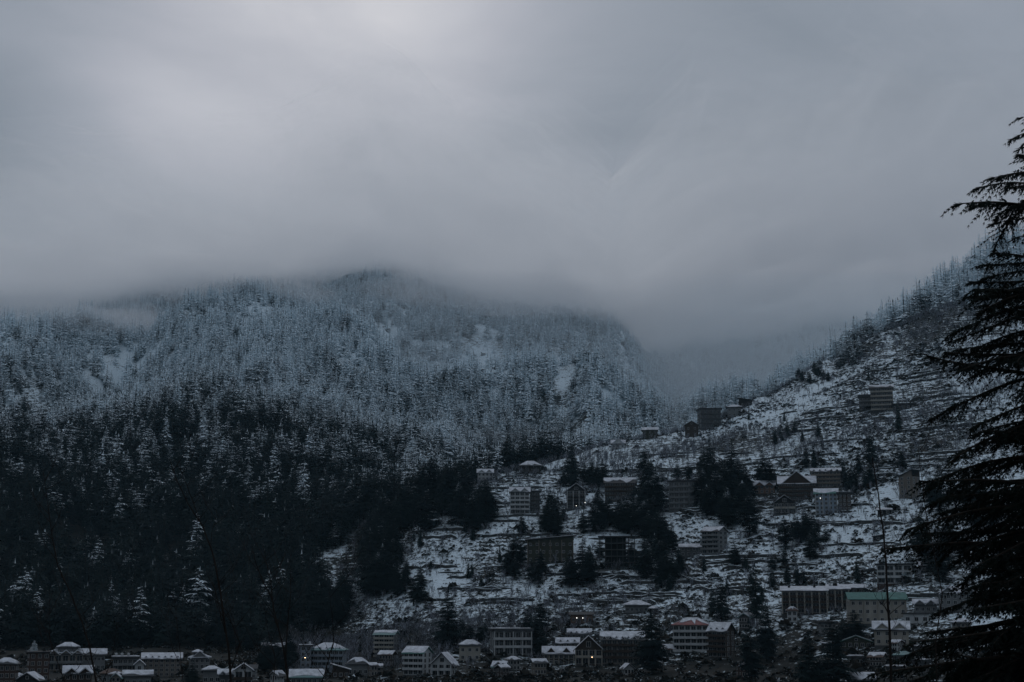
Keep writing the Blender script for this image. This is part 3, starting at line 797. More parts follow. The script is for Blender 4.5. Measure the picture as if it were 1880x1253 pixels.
for a in [(648, 588, 30, 40, 'dark crag with snowy ledges below the cloud on the mountain', 1), (707, 607, 15, 18, 'small dark cliff below the crag on the mountain', 2), (826, 576, 26, 34, 'dark rock rib near the top right of the mountain', 3),
          (1140, 632, 26, 44, 'steep dark rock tower at the right end of the mountain', 4), (905, 690, 46, 26, 'broken snowy rocks in the white clearing of the mountain', 5), (880, 655, 30, 12, 'thin rock ledge above the white clearing', 6), (1015, 690, 22, 14, 'small rock step in the forest left of the gully', 7),
          (1110, 655, 18, 22, 'rock spur left of the dark rock tower', 8), (1080, 730, 12, 9, 'small dark boulder outcrop beside the snow gully', 9)]:
    rock(*a)

# ------------------------------------------------------------------ buildings
def wall_mat(name, col, var=.18):
    return plain(name, tuple(c * .72 for c in col), .85, .2, var, .35, 5, (1, 1, .5))
MW = {
 'white': wall_mat('white_render', (.50, .53, .54)), 'cream': wall_mat('cream_render', (.36, .35, .31)), 'beige': wall_mat('beige_brick', (.20, .18, .155)),
 'grey': wall_mat('grey_render', (.20, .215, .22)), 'dgrey': wall_mat('raw_concrete', (.085, .09, .092)), 'brown': wall_mat('brown_timber', (.055, .042, .034)),
 'brick': wall_mat('dark_brick', (.085, .055, .045)), 'blue': wall_mat('blue_grey_render', (.24, .29, .34)), 'olive': wall_mat('olive_render', (.055, .058, .042)),
 'lblue': wall_mat('pale_blue_render', (.26, .33, .40)), 'dark': wall_mat('dark_timber', (.025, .024, .024)), 'terra': wall_mat('terracotta_render', (.17, .11, .08)),
}
MR = {'slate': plain('slate_roof', (.035, .04, .044), .6, .3, .3, .6), 'teal': plain('green_sheet_roof', (.045, .15, .13), .45, .4, .25, .5), 'red': plain('red_sheet_roof', (.16, .035, .035), .5, .4, .3, .5),
      'brown': plain('rusty_sheet_roof', (.07, .045, .035), .6, .3, .35, .5), 'dark': plain('dark_roof', (.022, .024, .027), .6, .3, .3, .6), 'pteal': plain('pale_green_sheet_roof', (.12, .22, .22), .5, .4, .25, .5)}
M_GLASS, _t, _b = mat('dark_window_glass')
_n = nd(_t, 'ShaderNodeTexNoise', inp={'Scale': .7, 'Detail': 2.0}); _tc = nd(_t, 'ShaderNodeTexCoord'); _t.links.new(_tc.outputs['Object'], _n.inputs['Vector'])
_t.links.new(ramp(_t, _n.outputs[0], [(.3, (.008, .01, .013)), (.7, (.022, .026, .03))]), _b.inputs['Base Color'])
_b.inputs['Roughness'].default_value = .12; _b.inputs['Specular IOR Level'].default_value = .5
M_ROOFSNOW = plain('thin_wet_roof_snow', (.52, .55, .59), .7, .25, .35, .45)
M_FRAME = plain('pale_window_frame', (.40, .41, .41), .6, .3, .1)

def box(V, F, x0, x1, y0, y1, z0, z1):
    b = len(V)
    V += [(x0, y0, z0), (x1, y0, z0), (x1, y1, z0), (x0, y1, z0), (x0, y0, z1), (x1, y0, z1), (x1, y1, z1), (x0, y1, z1)]
    F += [(b, b + 3, b + 2, b + 1), (b + 4, b + 5, b + 6, b + 7), (b, b + 1, b + 5, b + 4), (b + 1, b + 2, b + 6, b + 5), (b + 2, b + 3, b + 7, b + 6), (b + 3, b, b + 4, b + 7)]

def slab(V, F, quad, th, seed=None, cut=0.0, nu=7):
    """a sheet of thickness th over a sloping quad a-b (eave) c-d (ridge); an uneven lower edge when cut > 0"""
    a, b_, c, d = [Vector(q) for q in quad]
    up = Vector((0, 0, th))
    if cut <= 0:
        k = len(V); V += [tuple(q) for q in (a, b_, c, d)] + [tuple(q + up) for q in (a, b_, c, d)]
        F += [(k, k + 3, k + 2, k + 1), (k + 4, k + 5, k + 6, k + 7), (k, k + 1, k + 5, k + 4), (k + 1, k + 2, k + 6, k + 5), (k + 2, k + 3, k + 7, k + 6), (k + 3, k, k + 4, k + 7)]
        return
    rnd = random.Random(seed); k = len(V)
    for i in range(nu + 1):
        t = i / nu; e = a.lerp(b_, t); g = d.lerp(c, t)
        lo = e.lerp(g, min(.9, cut * rnd.random())); hi = g
        V += [tuple(lo), tuple(lo + up * rnd.uniform(.6, 1.2)), tuple(hi + up * rnd.uniform(.8, 1.1)), tuple(hi)]
    for i in range(nu):
        p = k + 4 * i; q = p + 4
        F += [(p, q, q + 1, p + 1), (p + 1, q + 1, q + 2, p + 2), (p + 2, q + 2, q + 3, p + 3), (p + 3, q + 3, q, p)]
    F += [(k, k + 1, k + 2, k + 3), (k + 4 * nu + 3, k + 4 * nu + 2, k + 4 * nu + 1, k + 4 * nu)]

_win = {}
def window_mesh(w, h):
    key = (round(w, 1), round(h, 1))
    if key not in _win:
        w, h = key; V, F = [], []
        t = .10
        box(V, F, -w / 2, w / 2, -.05, .03, 0, h)              # pane
        n1 = len(F)
        box(V, F, -w / 2 - t, -w / 2, -.12, .03, -t, h + t); box(V, F, w / 2, w / 2 + t, -.12, .03, -t, h + t)
        box(V, F, -w / 2, w / 2, -.12, .03, h, h + t); box(V, F, -w / 2, w / 2, -.16, .03, -t, 0)
        if w > 1.0: box(V, F, -.04, .04, -.10, -.051, 0, h)
        _win[key] = mesh_np('window', V, F, [M_GLASS, M_FRAME], mi=[0] * n1 + [1] * (len(F) - n1))
    return _win[key]

def building(name, label, x0, x1, yt, ye, yb, st, bays, wall='grey', roof='gable', rm='slate', yaw=0, depth=None, snow=.35, snow_on=True, balc=(), bal_mat=None, cols=0, dorm=0, win=(1.3, 1.5), side_bays=2,
             frame=False, group=None, cat='house', plinth='dgrey', wall2=None, nowin=False, gables=0, over=.9, stripes=False, rmin=560, flip=False, dr=None):
    px = (x0 + x1) / 2
    p, r = spot(px, yb, rmin)
    if dr: r = dr; az = pix_az(px, yb); p = Vector((r * math.sin(az), r * math.cos(az), EYE + r * row_slope(az, yb)))
    k = mpp(r, px, yb); az = math.atan2(p.x, p.y)
    W = (x1 - x0) * k; H = (yb - ye) * k; RH = max(.0, (ye - yt) * k)
    th = abs(R(yaw)); d = depth or min(13, max(6, W * .65))
    w = max(3.0, (W - d * math.sin(th)) / math.cos(th))
    root = bpy.data.objects.new(name, None); C.objects.link(root)
    root.location = p + Vector((math.sin(az), math.cos(az), 0)) * d * .35
    root.location.z = p.z
    root.rotation_euler = (0, 0, -az + R(yaw))
    root.empty_display_size = 1
    tag(root, label, cat, group)
    sd = int(px * 7 + yb)
    mw = MW[wall]
    V, F = [], []
    hw, hd = w / 2, d / 2
    fh = H / st
    if frame:                                                   # unfinished frame: slabs and posts only
        for i in range(st + 1):
            V, F = [], []; box(V, F, -hw - .3, hw + .3, -hd - .3, hd + .3, i * fh - .18, i * fh + .18); link('floor_slab', mesh_np('floor_slab', V, F, [mw]), root)
        V, F = [], []; box(V, F, -.18, .18, -.18, .18, .18, fh - .18); pm_ = mesh_np('post', V, F, [mw])
        for i in range(st):
            for j in range(bays + 1):
                for yy in (-hd + .1, 0, hd - .1):
                    link('post', pm_, root, (-hw + .2 + (w - .4) * j / bays, yy, i * fh))
        V, F = [], []; box(V, F, -hw * .7, hw * .5, .3, hd - .4, .19, H - .2); link('inner_wall', mesh_np('inner_wall', V, F, [MW['dark']]), root)
    else:
        box(V, F, -hw, hw, -hd, hd, 0, H)
        if roof == 'gable':                                     # end walls up to the ridge along x
            b = len(V); V += [(-hw, -hd, H), (-hw, hd, H), (-hw, 0, H + RH * .97), (hw, -hd, H), (hw, hd, H), (hw, 0, H + RH * .97)]; F += [(b, b + 2, b + 1), (b + 3, b + 4, b + 5)]
        elif roof == 'gable_y':
            b = len(V); V += [(-hw, -hd, H), (hw, -hd, H), (0, -hd, H + RH * .97), (-hw, hd, H), (hw, hd, H), (0, hd, H + RH * .97)]; F += [(b, b + 1, b + 2), (b + 4, b + 3, b + 5)]
        elif roof == 'mono':
            s = -1 if flip else 1
            b = len(V); V += [(-hw, -hd, H), (hw, -hd, H), (s * hw, -hd, H + RH * .97), (-hw, hd, H), (hw, hd, H), (s * hw, hd, H + RH * .97)]
            F += [(b, b + 1, b + 2), (b + 4, b + 3, b + 5)]
        link('wall', mesh_np('wall', V, F, [mw]), root)
    V, F = [], []; box(V, F, -hw - .15, hw + .15, -hd - .15, hd + .15, -7, -.02); link('plinth', mesh_np('plinth', V, F, [MW[plinth]]), root)
    # --- roof
    o_ = over; V, F, S, SF = [], [], [], []
    up = .26
    def raise_(q, dz): return tuple((x, y, z + dz) for x, y, z in q)
    quads = []
    if roof == 'gable':
        e = -RH * o_ / hd
        quads = [[(-hw - o_, -hd - o_, H + e), (hw + o_, -hd - o_, H + e), (hw + o_, 0, H + RH), (-hw - o_, 0, H + RH)], [(hw + o_, hd + o_, H + e), (-hw - o_, hd + o_, H + e), (-hw - o_, 0, H + RH), (hw + o_, 0, H + RH)]]
    elif roof == 'gable_y':
        e = -RH * o_ / hw
        quads = [[(-hw - o_, hd + o_, H + e), (-hw - o_, -hd - o_, H + e), (0, -hd - o_, H + RH), (0, hd + o_, H + RH)], [(hw + o_, -hd - o_, H + e), (hw + o_, hd + o_, H + e), (0, hd + o_, H + RH), (0, -hd - o_, H + RH)]]
    elif roof == 'hip':
        i = min(hw * .7, hd); A, B_, Cc, D_ = (-hw - o_, -hd - o_, H), (hw + o_, -hd - o_, H), (hw + o_, hd + o_, H), (-hw - o_, hd + o_, H)
        P, Q = (-hw + i, 0, H + RH), (hw - i, 0, H + RH)
        P2, Q2 = (-hw + i, .02, H + RH), (hw - i, .02, H + RH)
        quads = [[A, B_, Q, P], [Cc, D_, P2, Q2], [B_, Cc, Q2, Q], [D_, A, P, P2]]
    elif roof == 'mono':
        s = -1 if flip else 1
        zl, zr_ = (H + RH, H) if flip else (H, H + RH)
        q = [(-hw - o_, -hd - o_, zl), (hw + o_, -hd - o_, zr_), (hw + o_, hd + o_, zr_), (-hw - o_, hd + o_, zl)]
        quads = [q]
    elif roof == 'lean':                                        # falls towards the front
        quads = [[(-hw - o_, -hd - o_, H), (hw + o_, -hd - o_, H), (hw + o_, hd + o_, H + RH), (-hw - o_, hd + o_, H + RH)]]
    elif roof == 'flat':
        quads = [[(-hw - o_, -hd - o_, H), (hw + o_, -hd - o_, H), (hw + o_, hd + o_, H + .05), (-hw - o_, hd + o_, H + .05)]]
    for q in quads: slab(V, F, q, up if roof != 'flat' else max(.35, RH))
    ro = link('roof', mesh_np('roof', V, F, [MR[rm]]), root)
    if snow_on:
        for j, q in enumerate(quads):
            slab(S, SF, raise_(q, (up if roof != 'flat' else max(.35, RH)) + .01), .28, sd + j, snow + .001, max(5, int(w / 2)))
        link('snow', mesh_np('roof_snow', S, SF, [M_ROOFSNOW]), ro)
    if dorm:                                                    # little gabled dormers along the front slope
        dw = w / dorm * .62; dh = dw * .55
        V, F = [], []
        V += [(-dw / 2, 0, 0), (dw / 2, 0, 0), (0, 0, dh), (-dw / 2, hd * .8, 0), (dw / 2, hd * .8, 0), (0, hd * .8, dh)]; F += [(0, 1, 2), (4, 3, 5), (0, 3, 4, 1)]
        dm = mesh_np('dormer', V, F, [MW['brown'] if wall in ('brown', 'brick', 'beige', 'dark') else mw])
        V, F = [], []
        for s in (-1, 1): slab(V, F, [(s * (dw / 2 + .25), -.3 if s > 0 else hd * .8, -.2), (s * (dw / 2 + .25), hd * .8 if s > 0 else -.3, -.2), (0, hd * .8 if s > 0 else -.3, dh + .05), (0, -.3 if s > 0 else hd * .8, dh + .05)], .3)
        ds = mesh_np('dormer_snow', V, F, [M_ROOFSNOW])
        zz = H + (RH * .12 if roof != 'flat' else .2)
        for i in range(dorm):
            q = link('dormer', dm, ro, (-hw + w * (i + .5) / dorm, -hd * .9, zz)); link('snow', ds, q) if False else None
            c2 = link('dormer_snow', ds, ro, (-hw + w * (i + .5) / dorm, -hd * .9, zz))
    if gables:                                                  # full-height front gables
        for i in range(gables):
            gw = w / gables * .8; gh = gw * .42; cx = -hw + w * (i + .5) / gables
            V, F = [], []
            V += [(cx - gw / 2, -hd - .4, H), (cx + gw / 2, -hd - .4, H), (cx, -hd - .4, H + gh), (cx - gw / 2, 0, H), (cx + gw / 2, 0, H), (cx, 0, H + gh)]; F += [(0, 1, 2), (4, 3, 5), (0, 3, 4, 1)]
            link('front_gable', mesh_np('front_gable', V, F, [mw]), root)
            V, F = [], []
            for s in (-1, 1): slab(V, F, [(cx + s * (gw / 2 + .6), -hd - 1.0 if s > 0 else 0, H - .35), (cx + s * (gw / 2 + .6), 0 if s > 0 else -hd - 1.0, H - .35), (cx, 0 if s > 0 else -hd - 1.0, H + gh + .08), (cx, -hd - 1.0 if s > 0 else 0, H + gh + .08)], .42)
            link('gable_snow', mesh_np('gable_snow', V, F, [M_ROOFSNOW]), root)
    rq = random.Random(sd)
    if roof in ('gable', 'hip', 'gable_y') and rq.random() < .6 and RH > 1:
        V, F = [], []; cx, cy = rq.uniform(-.4, .4) * w, rq.uniform(.05, .3) * d
        box(V, F, cx - .35, cx + .35, cy - .35, cy + .35, H + RH * .3, H + RH + rq.uniform(.3, 1.0)); link('chimney', mesh_np('chimney', V, F, [MW['dgrey']]), ro)
    if roof in ('flat', 'lean') and st > 2:
        for _ in range(rq.randint(1, 3)):
            V, F = [], []; cx = rq.uniform(-.42, .42) * w; z0 = H + (max(.35, RH) if roof == 'flat' else RH * .7)
            taper(V, F, [(cx, .2 * d, z0), (cx, .2 * d, z0 + 1.3), (cx, .2 * d, z0 + 1.6)], [.6, .6, .3], 10); link('water_tank', mesh_np('water_tank', V, F, [MW[rq.choice(('white', 'dark'))]], smooth=False), ro)
    # --- storeys
    ww, wh = win
    if balc: ww, wh = w / max(1, bays) * .74, fh * .66
    ww = min(ww, w / max(1, bays) * (.74 if balc else .62)); wh = min(wh, fh * (.66 if balc else .62))
    wm = window_mesh(ww, wh)
    if not frame and not nowin:
        for i in range(st):
            for j in range(bays):
                link('window', wm, root, (-hw + w * (j + .5) / bays, -hd - .02, i * fh + fh * (.2 if balc else .26)))
            if th > .1:
                s = -1 if yaw > 0 else 1
                wm2 = window_mesh(min(ww, d / max(1, side_bays) * .6), wh)
                for j in range(side_bays):
                    q = link('window', wm2, root, (s * (hw + .02), -hd + d * (j + .5) / side_bays, i * fh + fh * .26)); q.rotation_euler = (0, 0, s * R(90))
        if roof == 'gable_y' and RH > 2.2: link('window', window_mesh(ww * .8, min(wh, RH * .4)), root, (0, -hd - .02, H + RH * .18))
    bmx = MW[bal_mat or wall]
    for i in balc:
        V, F = [], []
        box(V, F, -hw - .1, hw + .1, -hd - 1.6, -hd - .01, i * fh - .22, i * fh)
        bo = link('balcony', mesh_np('balcony', V, F, [bmx]), root)
        V, F = [], []
        box(V, F, -hw - .1, hw + .1, -hd - 1.6, -hd - 1.48, i * fh + .003, i * fh + .95); box(V, F, -hw - .1, -hw + .02, -hd - 1.478, -hd - .01, i * fh + .003, i * fh + .95); box(V, F, hw - .02, hw + .1, -hd - 1.478, -hd - .01, i * fh + .003, i * fh + .95)
        link('railing', mesh_np('railing', V, F, [bmx]), bo)
    if cols:
        V, F = [], []; box(V, F, -.22, .22, -1.75 if balc else -.35, -1.35 if balc else 0, 0, H - .05)
        cm = mesh_np('pilaster', V, F, [MW[wall2 or wall]])
        for j in range(cols): link('pilaster', cm, root, (-hw + .25 + (w - .5) * j / (cols - 1), -hd - .03, 0))
    return root

M_LAMP, _t, _b = mat('lit_lamp_bulb')
_b.inputs['Emission Color'].default_value = (1.0, .62, .34, 1); _b.inputs['Emission Strength'].default_value = 6.0; _b.inputs['Base Color'].default_value = (.8, .6, .4, 1)
M_LAMPW, _t, _b = mat('lit_lamp_bulb_white')
_b.inputs['Emission Color'].default_value = (.95, .93, .85, 1); _b.inputs['Emission Strength'].default_value = 4.0
def lamp(px, py, yb, label, warm=True, rad=.20, ahead=9.0):
    p, r = spot(px, yb); r -= ahead
    az = pix_az(px, py); q = Vector((r * math.sin(az), r * math.cos(az), EYE + r * row_slope(az, py)))
    g = ground_z(q.x, q.y)
    root = bpy.data.objects.new('lamp_post', None); C.objects.link(root); root.location = (q.x, q.y, g); tag(root, label, 'lamp')
    hh = max(1.0, q.z - g)
    V, F = [], []; taper(V, F, [(0, 0, -.5), (0, 0, hh - rad)], [.07, .05], 6); link('pole', mesh_np('lamp_pole', V, F, [MW['dark']]), root)
    bm = bmesh.new(); bmesh.ops.create_icosphere(bm, subdivisions=2, radius=rad); me = bpy.data.meshes.new('bulb'); bm.to_mesh(me); bm.free(); me.materials.append(M_LAMP if warm else M_LAMPW)
    link('bulb', me, root, (0, 0, hh))

B = building
# village along the foot of the mountain
B('house', 'low house with snow-edged twin hip roof beside the dark brick house', -12, 31, 1212, 1222, 1262, 3, 4, 'brick', 'hip', 'slate', yaw=-12, snow=.5)
B('brick_house', 'dark brick block with pale windows and flat roof', 49, 88, 1198, 1200, 1252, 4, 3, 'brick', 'flat', 'dark', snow_on=False, yaw=8, cat='building')
B('hotel', 'snow-capped hotel with arched brown gables and stepped top storey', 88, 150, 1192, 1203, 1233, 2, 5, 'beige', 'hip', 'slate', snow=.3, gables=3, balc=(1,), bal_mat='grey', cat='hotel')
B('rooftop_house', 'small white-roofed top storey set back above the snow-capped hotel', 105, 141, 1183, 1191, 1233, 3, 3, 'grey', 'hip', 'slate', snow=.2, depth=6)
B('row_house', 'long pale two-storey house right of the snow-capped hotel', 146, 191, 1194, 1203, 1232, 2, 6, 'grey', 'gable', 'slate', snow=.6)
B('gable_house', 'twin-gabled house with bright snow roof and small lit lamp', 118, 166, 1226, 1237, 1266, 2, 4, 'brown', 'gable', 'slate', snow=.2, gables=2)
B('barn', 'low snow-roofed barn before the dark brick house', 30, 78, 1238, 1250, 1272, 1, 3, 'dark', 'gable_y', 'slate', yaw=-20, snow=.3)
B('hut', 'brown hut with rusty hip roof beside the leaning stem', 186, 222, 1230, 1238, 1256, 1, 3, 'grey', 'hip', 'brown', snow_on=False)
B('hotel', 'grey balconied house left of the dormered block', 207, 250, 1207, 1211, 1244, 3, 5, 'grey', 'flat', 'dark', snow=.6, balc=(1, 2), bal_mat='grey', cat='hotel')
B('gable_house', 'narrow white gable house squeezed against the dormered block', 247, 263, 1214, 1221, 1246, 2, 1, 'white', 'gable_y', 'slate', snow=.1)
B('dormered_block', 'broad beige block under a snow roof with six little dormers', 262, 330, 1202, 1211, 1243, 4, 7, 'beige', 'gable', 'slate', snow=.15, dorm=6, wall2='grey', cat='building')
B('tiered_house', 'house with tiered snow roofs right of the dormered block', 347, 384, 1204, 1210, 1240, 3, 4, 'grey', 'hip', 'slate', snow=.1, gables=1)
B('lantern_house', 'tiny top storey with cap roof above the tiered house', 354, 368, 1196, 1200, 1240, 4, 1, 'dgrey', 'hip', 'slate', snow=.1, depth=4)
B('cottage', 'low snow-roofed cottage before the dormered block', 228, 276, 1234, 1241, 1262, 1, 4, 'grey', 'gable', 'slate', snow=.4)
B('cottage', 'small cottage with snow roof below the tiered house', 372, 404, 1226, 1233, 1258, 1, 3, 'grey', 'hip', 'slate', snow=.3)
B('cottage', 'cottage with two snow gables behind the tall forked sapling', 402, 428, 1232, 1239, 1262, 1, 2, 'dgrey', 'gable', 'slate', snow=.35, gables=2)
B('gable_house', 'pointed snow-gabled house right of the tall forked sapling', 430, 462, 1221, 1232, 1264, 2, 2, 'white', 'gable_y', 'slate', snow=.2, balc=(1,), bal_mat='brown')
B('house', 'dim house with thin snow roof behind the bushy sapling', 482, 520, 1184, 1190, 1216, 2, 4, 'dgrey', 'gable', 'dark', snow=.7)
B('blue_hotel', 'blue-grey hotel with dormered snow roof and white rooftop tank', 568, 636, 1184, 1196, 1236, 4, 8, 'blue', 'hip', 'pteal', snow=.5, dorm=5, balc=(1, 2, 3), bal_mat='blue', cat='hotel', yaw=-10)
B('stair_tower', 'flat-topped stair tower at the left end of the blue hotel', 551, 570, 1186, 1188, 1237, 5, 2, 'blue', 'flat', 'dark', snow=.6, cat='tower')
B('shed', 'long shed with pale green snowy roof below the blue hotel', 534, 592, 1232, 1243, 1258, 1, 6, 'grey', 'gable', 'pteal', snow=.25, cat='shed')
B('shed', 'lean-to shed with bright snow roof right of the blue hotel', 610, 641, 1221, 1232, 1246, 1, 3, 'brown', 'mono', 'slate', snow=.15, flip=True, cat='shed')
B('house', 'dark-walled cottage with snow-patched hip roof beside the lean-to', 637, 676, 1210, 1221, 1242, 1, 4, 'grey', 'hip', 'slate', snow=.75)
B('apartment_block', 'five-storey block with pale balcony bands at the foot of the field', 687, 731, 1160, 1166, 1206, 5, 4, 'grey', 'gable', 'pteal', snow=.6, balc=(0, 1, 2, 3, 4), bal_mat='cream', yaw=-18, cat='building', depth=8)
B('white_hotel', 'white corner hotel with balconies and green gable roofs', 741, 792, 1190, 1200, 1240, 4, 4, 'white', 'gable', 'teal', snow=.35, balc=(1, 2, 3), bal_mat='white', yaw=-24, cat='hotel', depth=10)
B('chalet', 'white A-frame chalet with snow roof right of the corner hotel', 793, 839, 1201, 1220, 1242, 2, 3, 'white', 'gable_y', 'slate', snow=.3, yaw=-18, cols=4, balc=(1,), over=1.4, cat='chalet')
B('house', 'little house under a bright snow roof behind the chalet', 843, 882, 1178, 1187, 1214, 2, 3, 'cream', 'hip', 'slate', snow=.3)
B('columned_building', 'white village building with columned front and snow-patched flat roof', 899, 976, 1156, 1161, 1204, 3, 7, 'grey', 'flat', 'slate', snow=.8, balc=(1, 2), bal_mat='white', cols=5, wall2='white', yaw=9, cat='building')
B('teahouse', 'low terracotta-walled house with two lit lamps on the slope', 1048, 1088, 1126, 1130, 1146, 1, 4, 'terra', 'gable', 'dark', snow_on=False)
B('pavilion', 'pavilion with wide snow-covered hip roof below the slope grove', 1148, 1190, 1106, 1114, 1127, 1, 5, 'grey', 'hip', 'slate', snow=.05, over=1.8)
B('hut', 'tiny hut with rounded snow cap beside the pavilion', 1193, 1206, 1115, 1119, 1128, 1, 1, 'dark', 'hip', 'slate', snow=.02)
B('lodge', 'brown lodge with snow roof and porch posts left of the gabled lodge', 998, 1054, 1190, 1202, 1222, 2, 6, 'brown', 'gable', 'slate', snow=.25, dorm=2, cols=7, wall2='cream', cat='lodge')
B('back_lodge', 'brown lodge part with dormered snow roof behind the porch lodge', 1023, 1062, 1174, 1182, 1215, 3, 4, 'brown', 'gable', 'slate', snow=.15, dorm=3, cat='lodge')
B('back_lodge', 'rear roof row of small snow dormers above the gabled lodge', 1044, 1084, 1157, 1165, 1200, 3, 4, 'dgrey', 'gable', 'slate', snow=.5, dorm=4, cat='lodge')
B('gabled_lodge', 'brown lodge with one big snowy gable and pale porch', 1056, 1106, 1170, 1193, 1222, 2, 4, 'brown', 'gable_y', 'slate', snow=.25, cols=5, wall2='cream', balc=(1,), bal_mat='cream', cat='lodge')
B('dormered_hotel', 'long brown hotel with zigzag dormer roof and balcony rows', 1105, 1182, 1163, 1176, 1220, 4, 8, 'beige', 'gable', 'slate', snow=.6, dorm=7, balc=(1, 2, 3), bal_mat='brown', cat='hotel')
B('white_hotel', 'tall white hotel with red hip roof on a blank white basement', 1237, 1307, 1138, 1150, 1197, 4, 6, 'white', 'hip', 'red', snow=.9, balc=(0, 1, 2, 3), bal_mat='white', yaw=-8, plinth='white', cat='hotel')
B('hotel_annex', 'brown balconied annex with dormered snow roof beside the red-roofed hotel', 1301, 1350, 1146, 1160, 1208, 5, 4, 'brown', 'gable', 'slate', snow=.2, dorm=3, balc=(1, 2, 3, 4), bal_mat='brown', yaw=-28, wall2='lblue', cat='hotel', depth=9)
# right-hand part of the village
B('pilastered_hotel', 'long brown hotel with pale pilasters and thin snowy mono-pitch roof', 1437, 1519, 1079, 1088, 1128, 4, 6, 'brown', 'lean', 'dark', snow=.1, cols=7, wall2='cream', balc=(1, 2, 3), bal_mat='brown', cat='hotel')
B('pilastered_hotel', 'shorter wing continuing the pale-pilastered hotel to the right', 1521, 1560, 1076, 1085, 1118, 3, 3, 'brown', 'lean', 'dark', snow=.1, cols=4, wall2='cream', balc=(1, 2), bal_mat='brown', cat='hotel')
B('cabin', 'cabin with bright snow roof right above the green-roofed hotel', 1564, 1588, 1076, 1083, 1100, 2, 2, 'brown', 'lean', 'dark', snow=.05)
B('green_roofed_hotel', 'cream hotel under a long green metal roof', 1556, 1664, 1090, 1101, 1146, 3, 8, 'cream', 'gable', 'teal', snow_on=False, yaw=10, cols=5, cat='hotel', depth=10)
B('white_house', 'white three-storey house with wide dark windows above the green roof', 1612, 1674, 1037, 1040, 1074, 3, 4, 'white', 'flat', 'dark', snow_on=False, balc=(1,), bal_mat='white', win=(2.2, 1.6), plinth='brick')
B('shed', 'snow-roofed shed on the slope right of the white three-storey house', 1690, 1720, 1034, 1041, 1052, 1, 2, 'dark', 'lean', 'dark', snow=.1, cat='shed')
B('hotel', 'snow-roofed hotel half hidden behind the cedar', 1726, 1796, 1080, 1092, 1124, 3, 6, 'grey', 'hip', 'slate', snow=.2, gables=2, cat='hotel')
B('low_white_house', 'low white house with three square windows', 1660, 1706, 1127, 1129, 1146, 1, 3, 'white', 'flat', 'dark', snow_on=False, win=(1.6, 1.6))
B('cottage', 'small cottage with snowy twin gables above the low white house', 1680, 1720, 1104, 1112, 1128, 1, 4, 'grey', 'gable', 'slate', snow=.4, gables=2)
B('snow_gabled_house', 'pale house with two snowy gable roofs behind the bare pole', 1607, 1668, 1144, 1157, 1186, 2, 4, 'cream', 'gable', 'slate', snow=.1, gables=2, cat='house')
B('green_shed', 'low green shed with a strip of snow on its roof', 1545, 1600, 1170, 1180, 1192, 1, 5, 'olive', 'gable_y', 'teal', snow=.4, cat='shed')
B('shed', 'dark shed roof with bright snow strip below the rounded black tree', 1510, 1536, 1183, 1189, 1196, 1, 2, 'dark', 'mono', 'dark', snow=.05, flip=True, cat='shed')
B('barn', 'snow-covered barn roof at the bottom of the valley by the pole', 1556, 1606, 1238, 1248, 1266, 1, 3, 'dark', 'gable', 'slate', snow=.4, yaw=15)
# on the snowy hillside
B('ridge_house', 'white gabled house beside the foot of the snowy forest', 877, 905, 863, 870, 884, 2, 4, 'white', 'gable', 'slate', snow=.1, gables=2, rmin=900)
B('pagoda_house', 'pagoda-roofed house at the left end of the hill crest', 956, 992, 847, 857, 869, 1, 4, 'brown', 'hip', 'slate', snow=.4, over=1.8, rmin=900)
B('patchwork_hotel', 'tall white and dark hotel with stepped gables on the snow slope', 937, 972, 896, 904, 945, 5, 4, 'white', 'gable', 'slate', snow=.3, gables=2, balc=(1, 2, 3), bal_mat='white', cat='hotel', rmin=800)
B('patchwork_hotel', 'narrower grey wing right of the white and dark stepped hotel', 973, 991, 903, 906, 943, 5, 2, 'grey', 'flat', 'dark', snow=.4, balc=(1, 2, 3, 4), bal_mat='dgrey', cat='hotel', rmin=800)
B('glass_fronted_house', 'gable house with white-barred glass front on the snow slope', 1041, 1075, 890, 903, 936, 5, 3, 'dark', 'gable_y', 'slate', snow=.6, balc=(1, 2, 3), bal_mat='dark', cols=4, wall2='white', rmin=800)
B('brown_hotel', 'dim brown hotel among conifers right of the glass-fronted house', 1111, 1166, 878, 888, 920, 4, 6, 'brown', 'gable', 'dark', snow=.75, balc=(1, 2, 3), bal_mat='brown', cat='hotel', rmin=800)
B('balconied_hotel', 'grey balconied hotel with flat snow roof in front of the snowy tree pair', 1229, 1281, 884, 887, 936, 5, 5, 'grey', 'flat', 'dark', snow=.6, balc=(1, 2, 3, 4), bal_mat='grey', yaw=-10, cat='hotel', rmin=800)
B('slab_roofed_building', 'low building under a thin snow-covered slab roof', 968, 1053, 985, 993, 1034, 3, 7, 'olive', 'mono', 'dark', snow=.02, cols=5, wall2='beige', over=1.6, cat='building', rmin=700)
B('unfinished_building', 'unfinished concrete building frame on a pale base wall', 1101, 1166, 986, 987, 1046, 5, 6, 'dgrey', 'flat', 'dark', snow_on=False, frame=True, plinth='grey', cat='building', rmin=700)
B('bare_block', 'plain grey apartment block with pale blue end wall', 1289, 1336, 969, 977, 1018, 5, 3, 'grey', 'gable', 'dark', snow=.5, balc=(1, 2, 3, 4), bal_mat='grey', yaw=-32, cat='building', rmin=700)
B('annex', 'small grey annex with snowy roofs left of the plain apartment block', 1249, 1290, 1000, 1006, 1022, 2, 4, 'dgrey', 'gable', 'slate', snow=.3, rmin=700)
B('gabled_hotel', 'dark hotel with bright snow gables and long snow roof', 1431, 1497, 876, 890, 921, 4, 6, 'brown', 'gable', 'slate', snow=.12, gables=1, balc=(1, 2, 3), bal_mat='brown', cat='hotel', rmin=800)
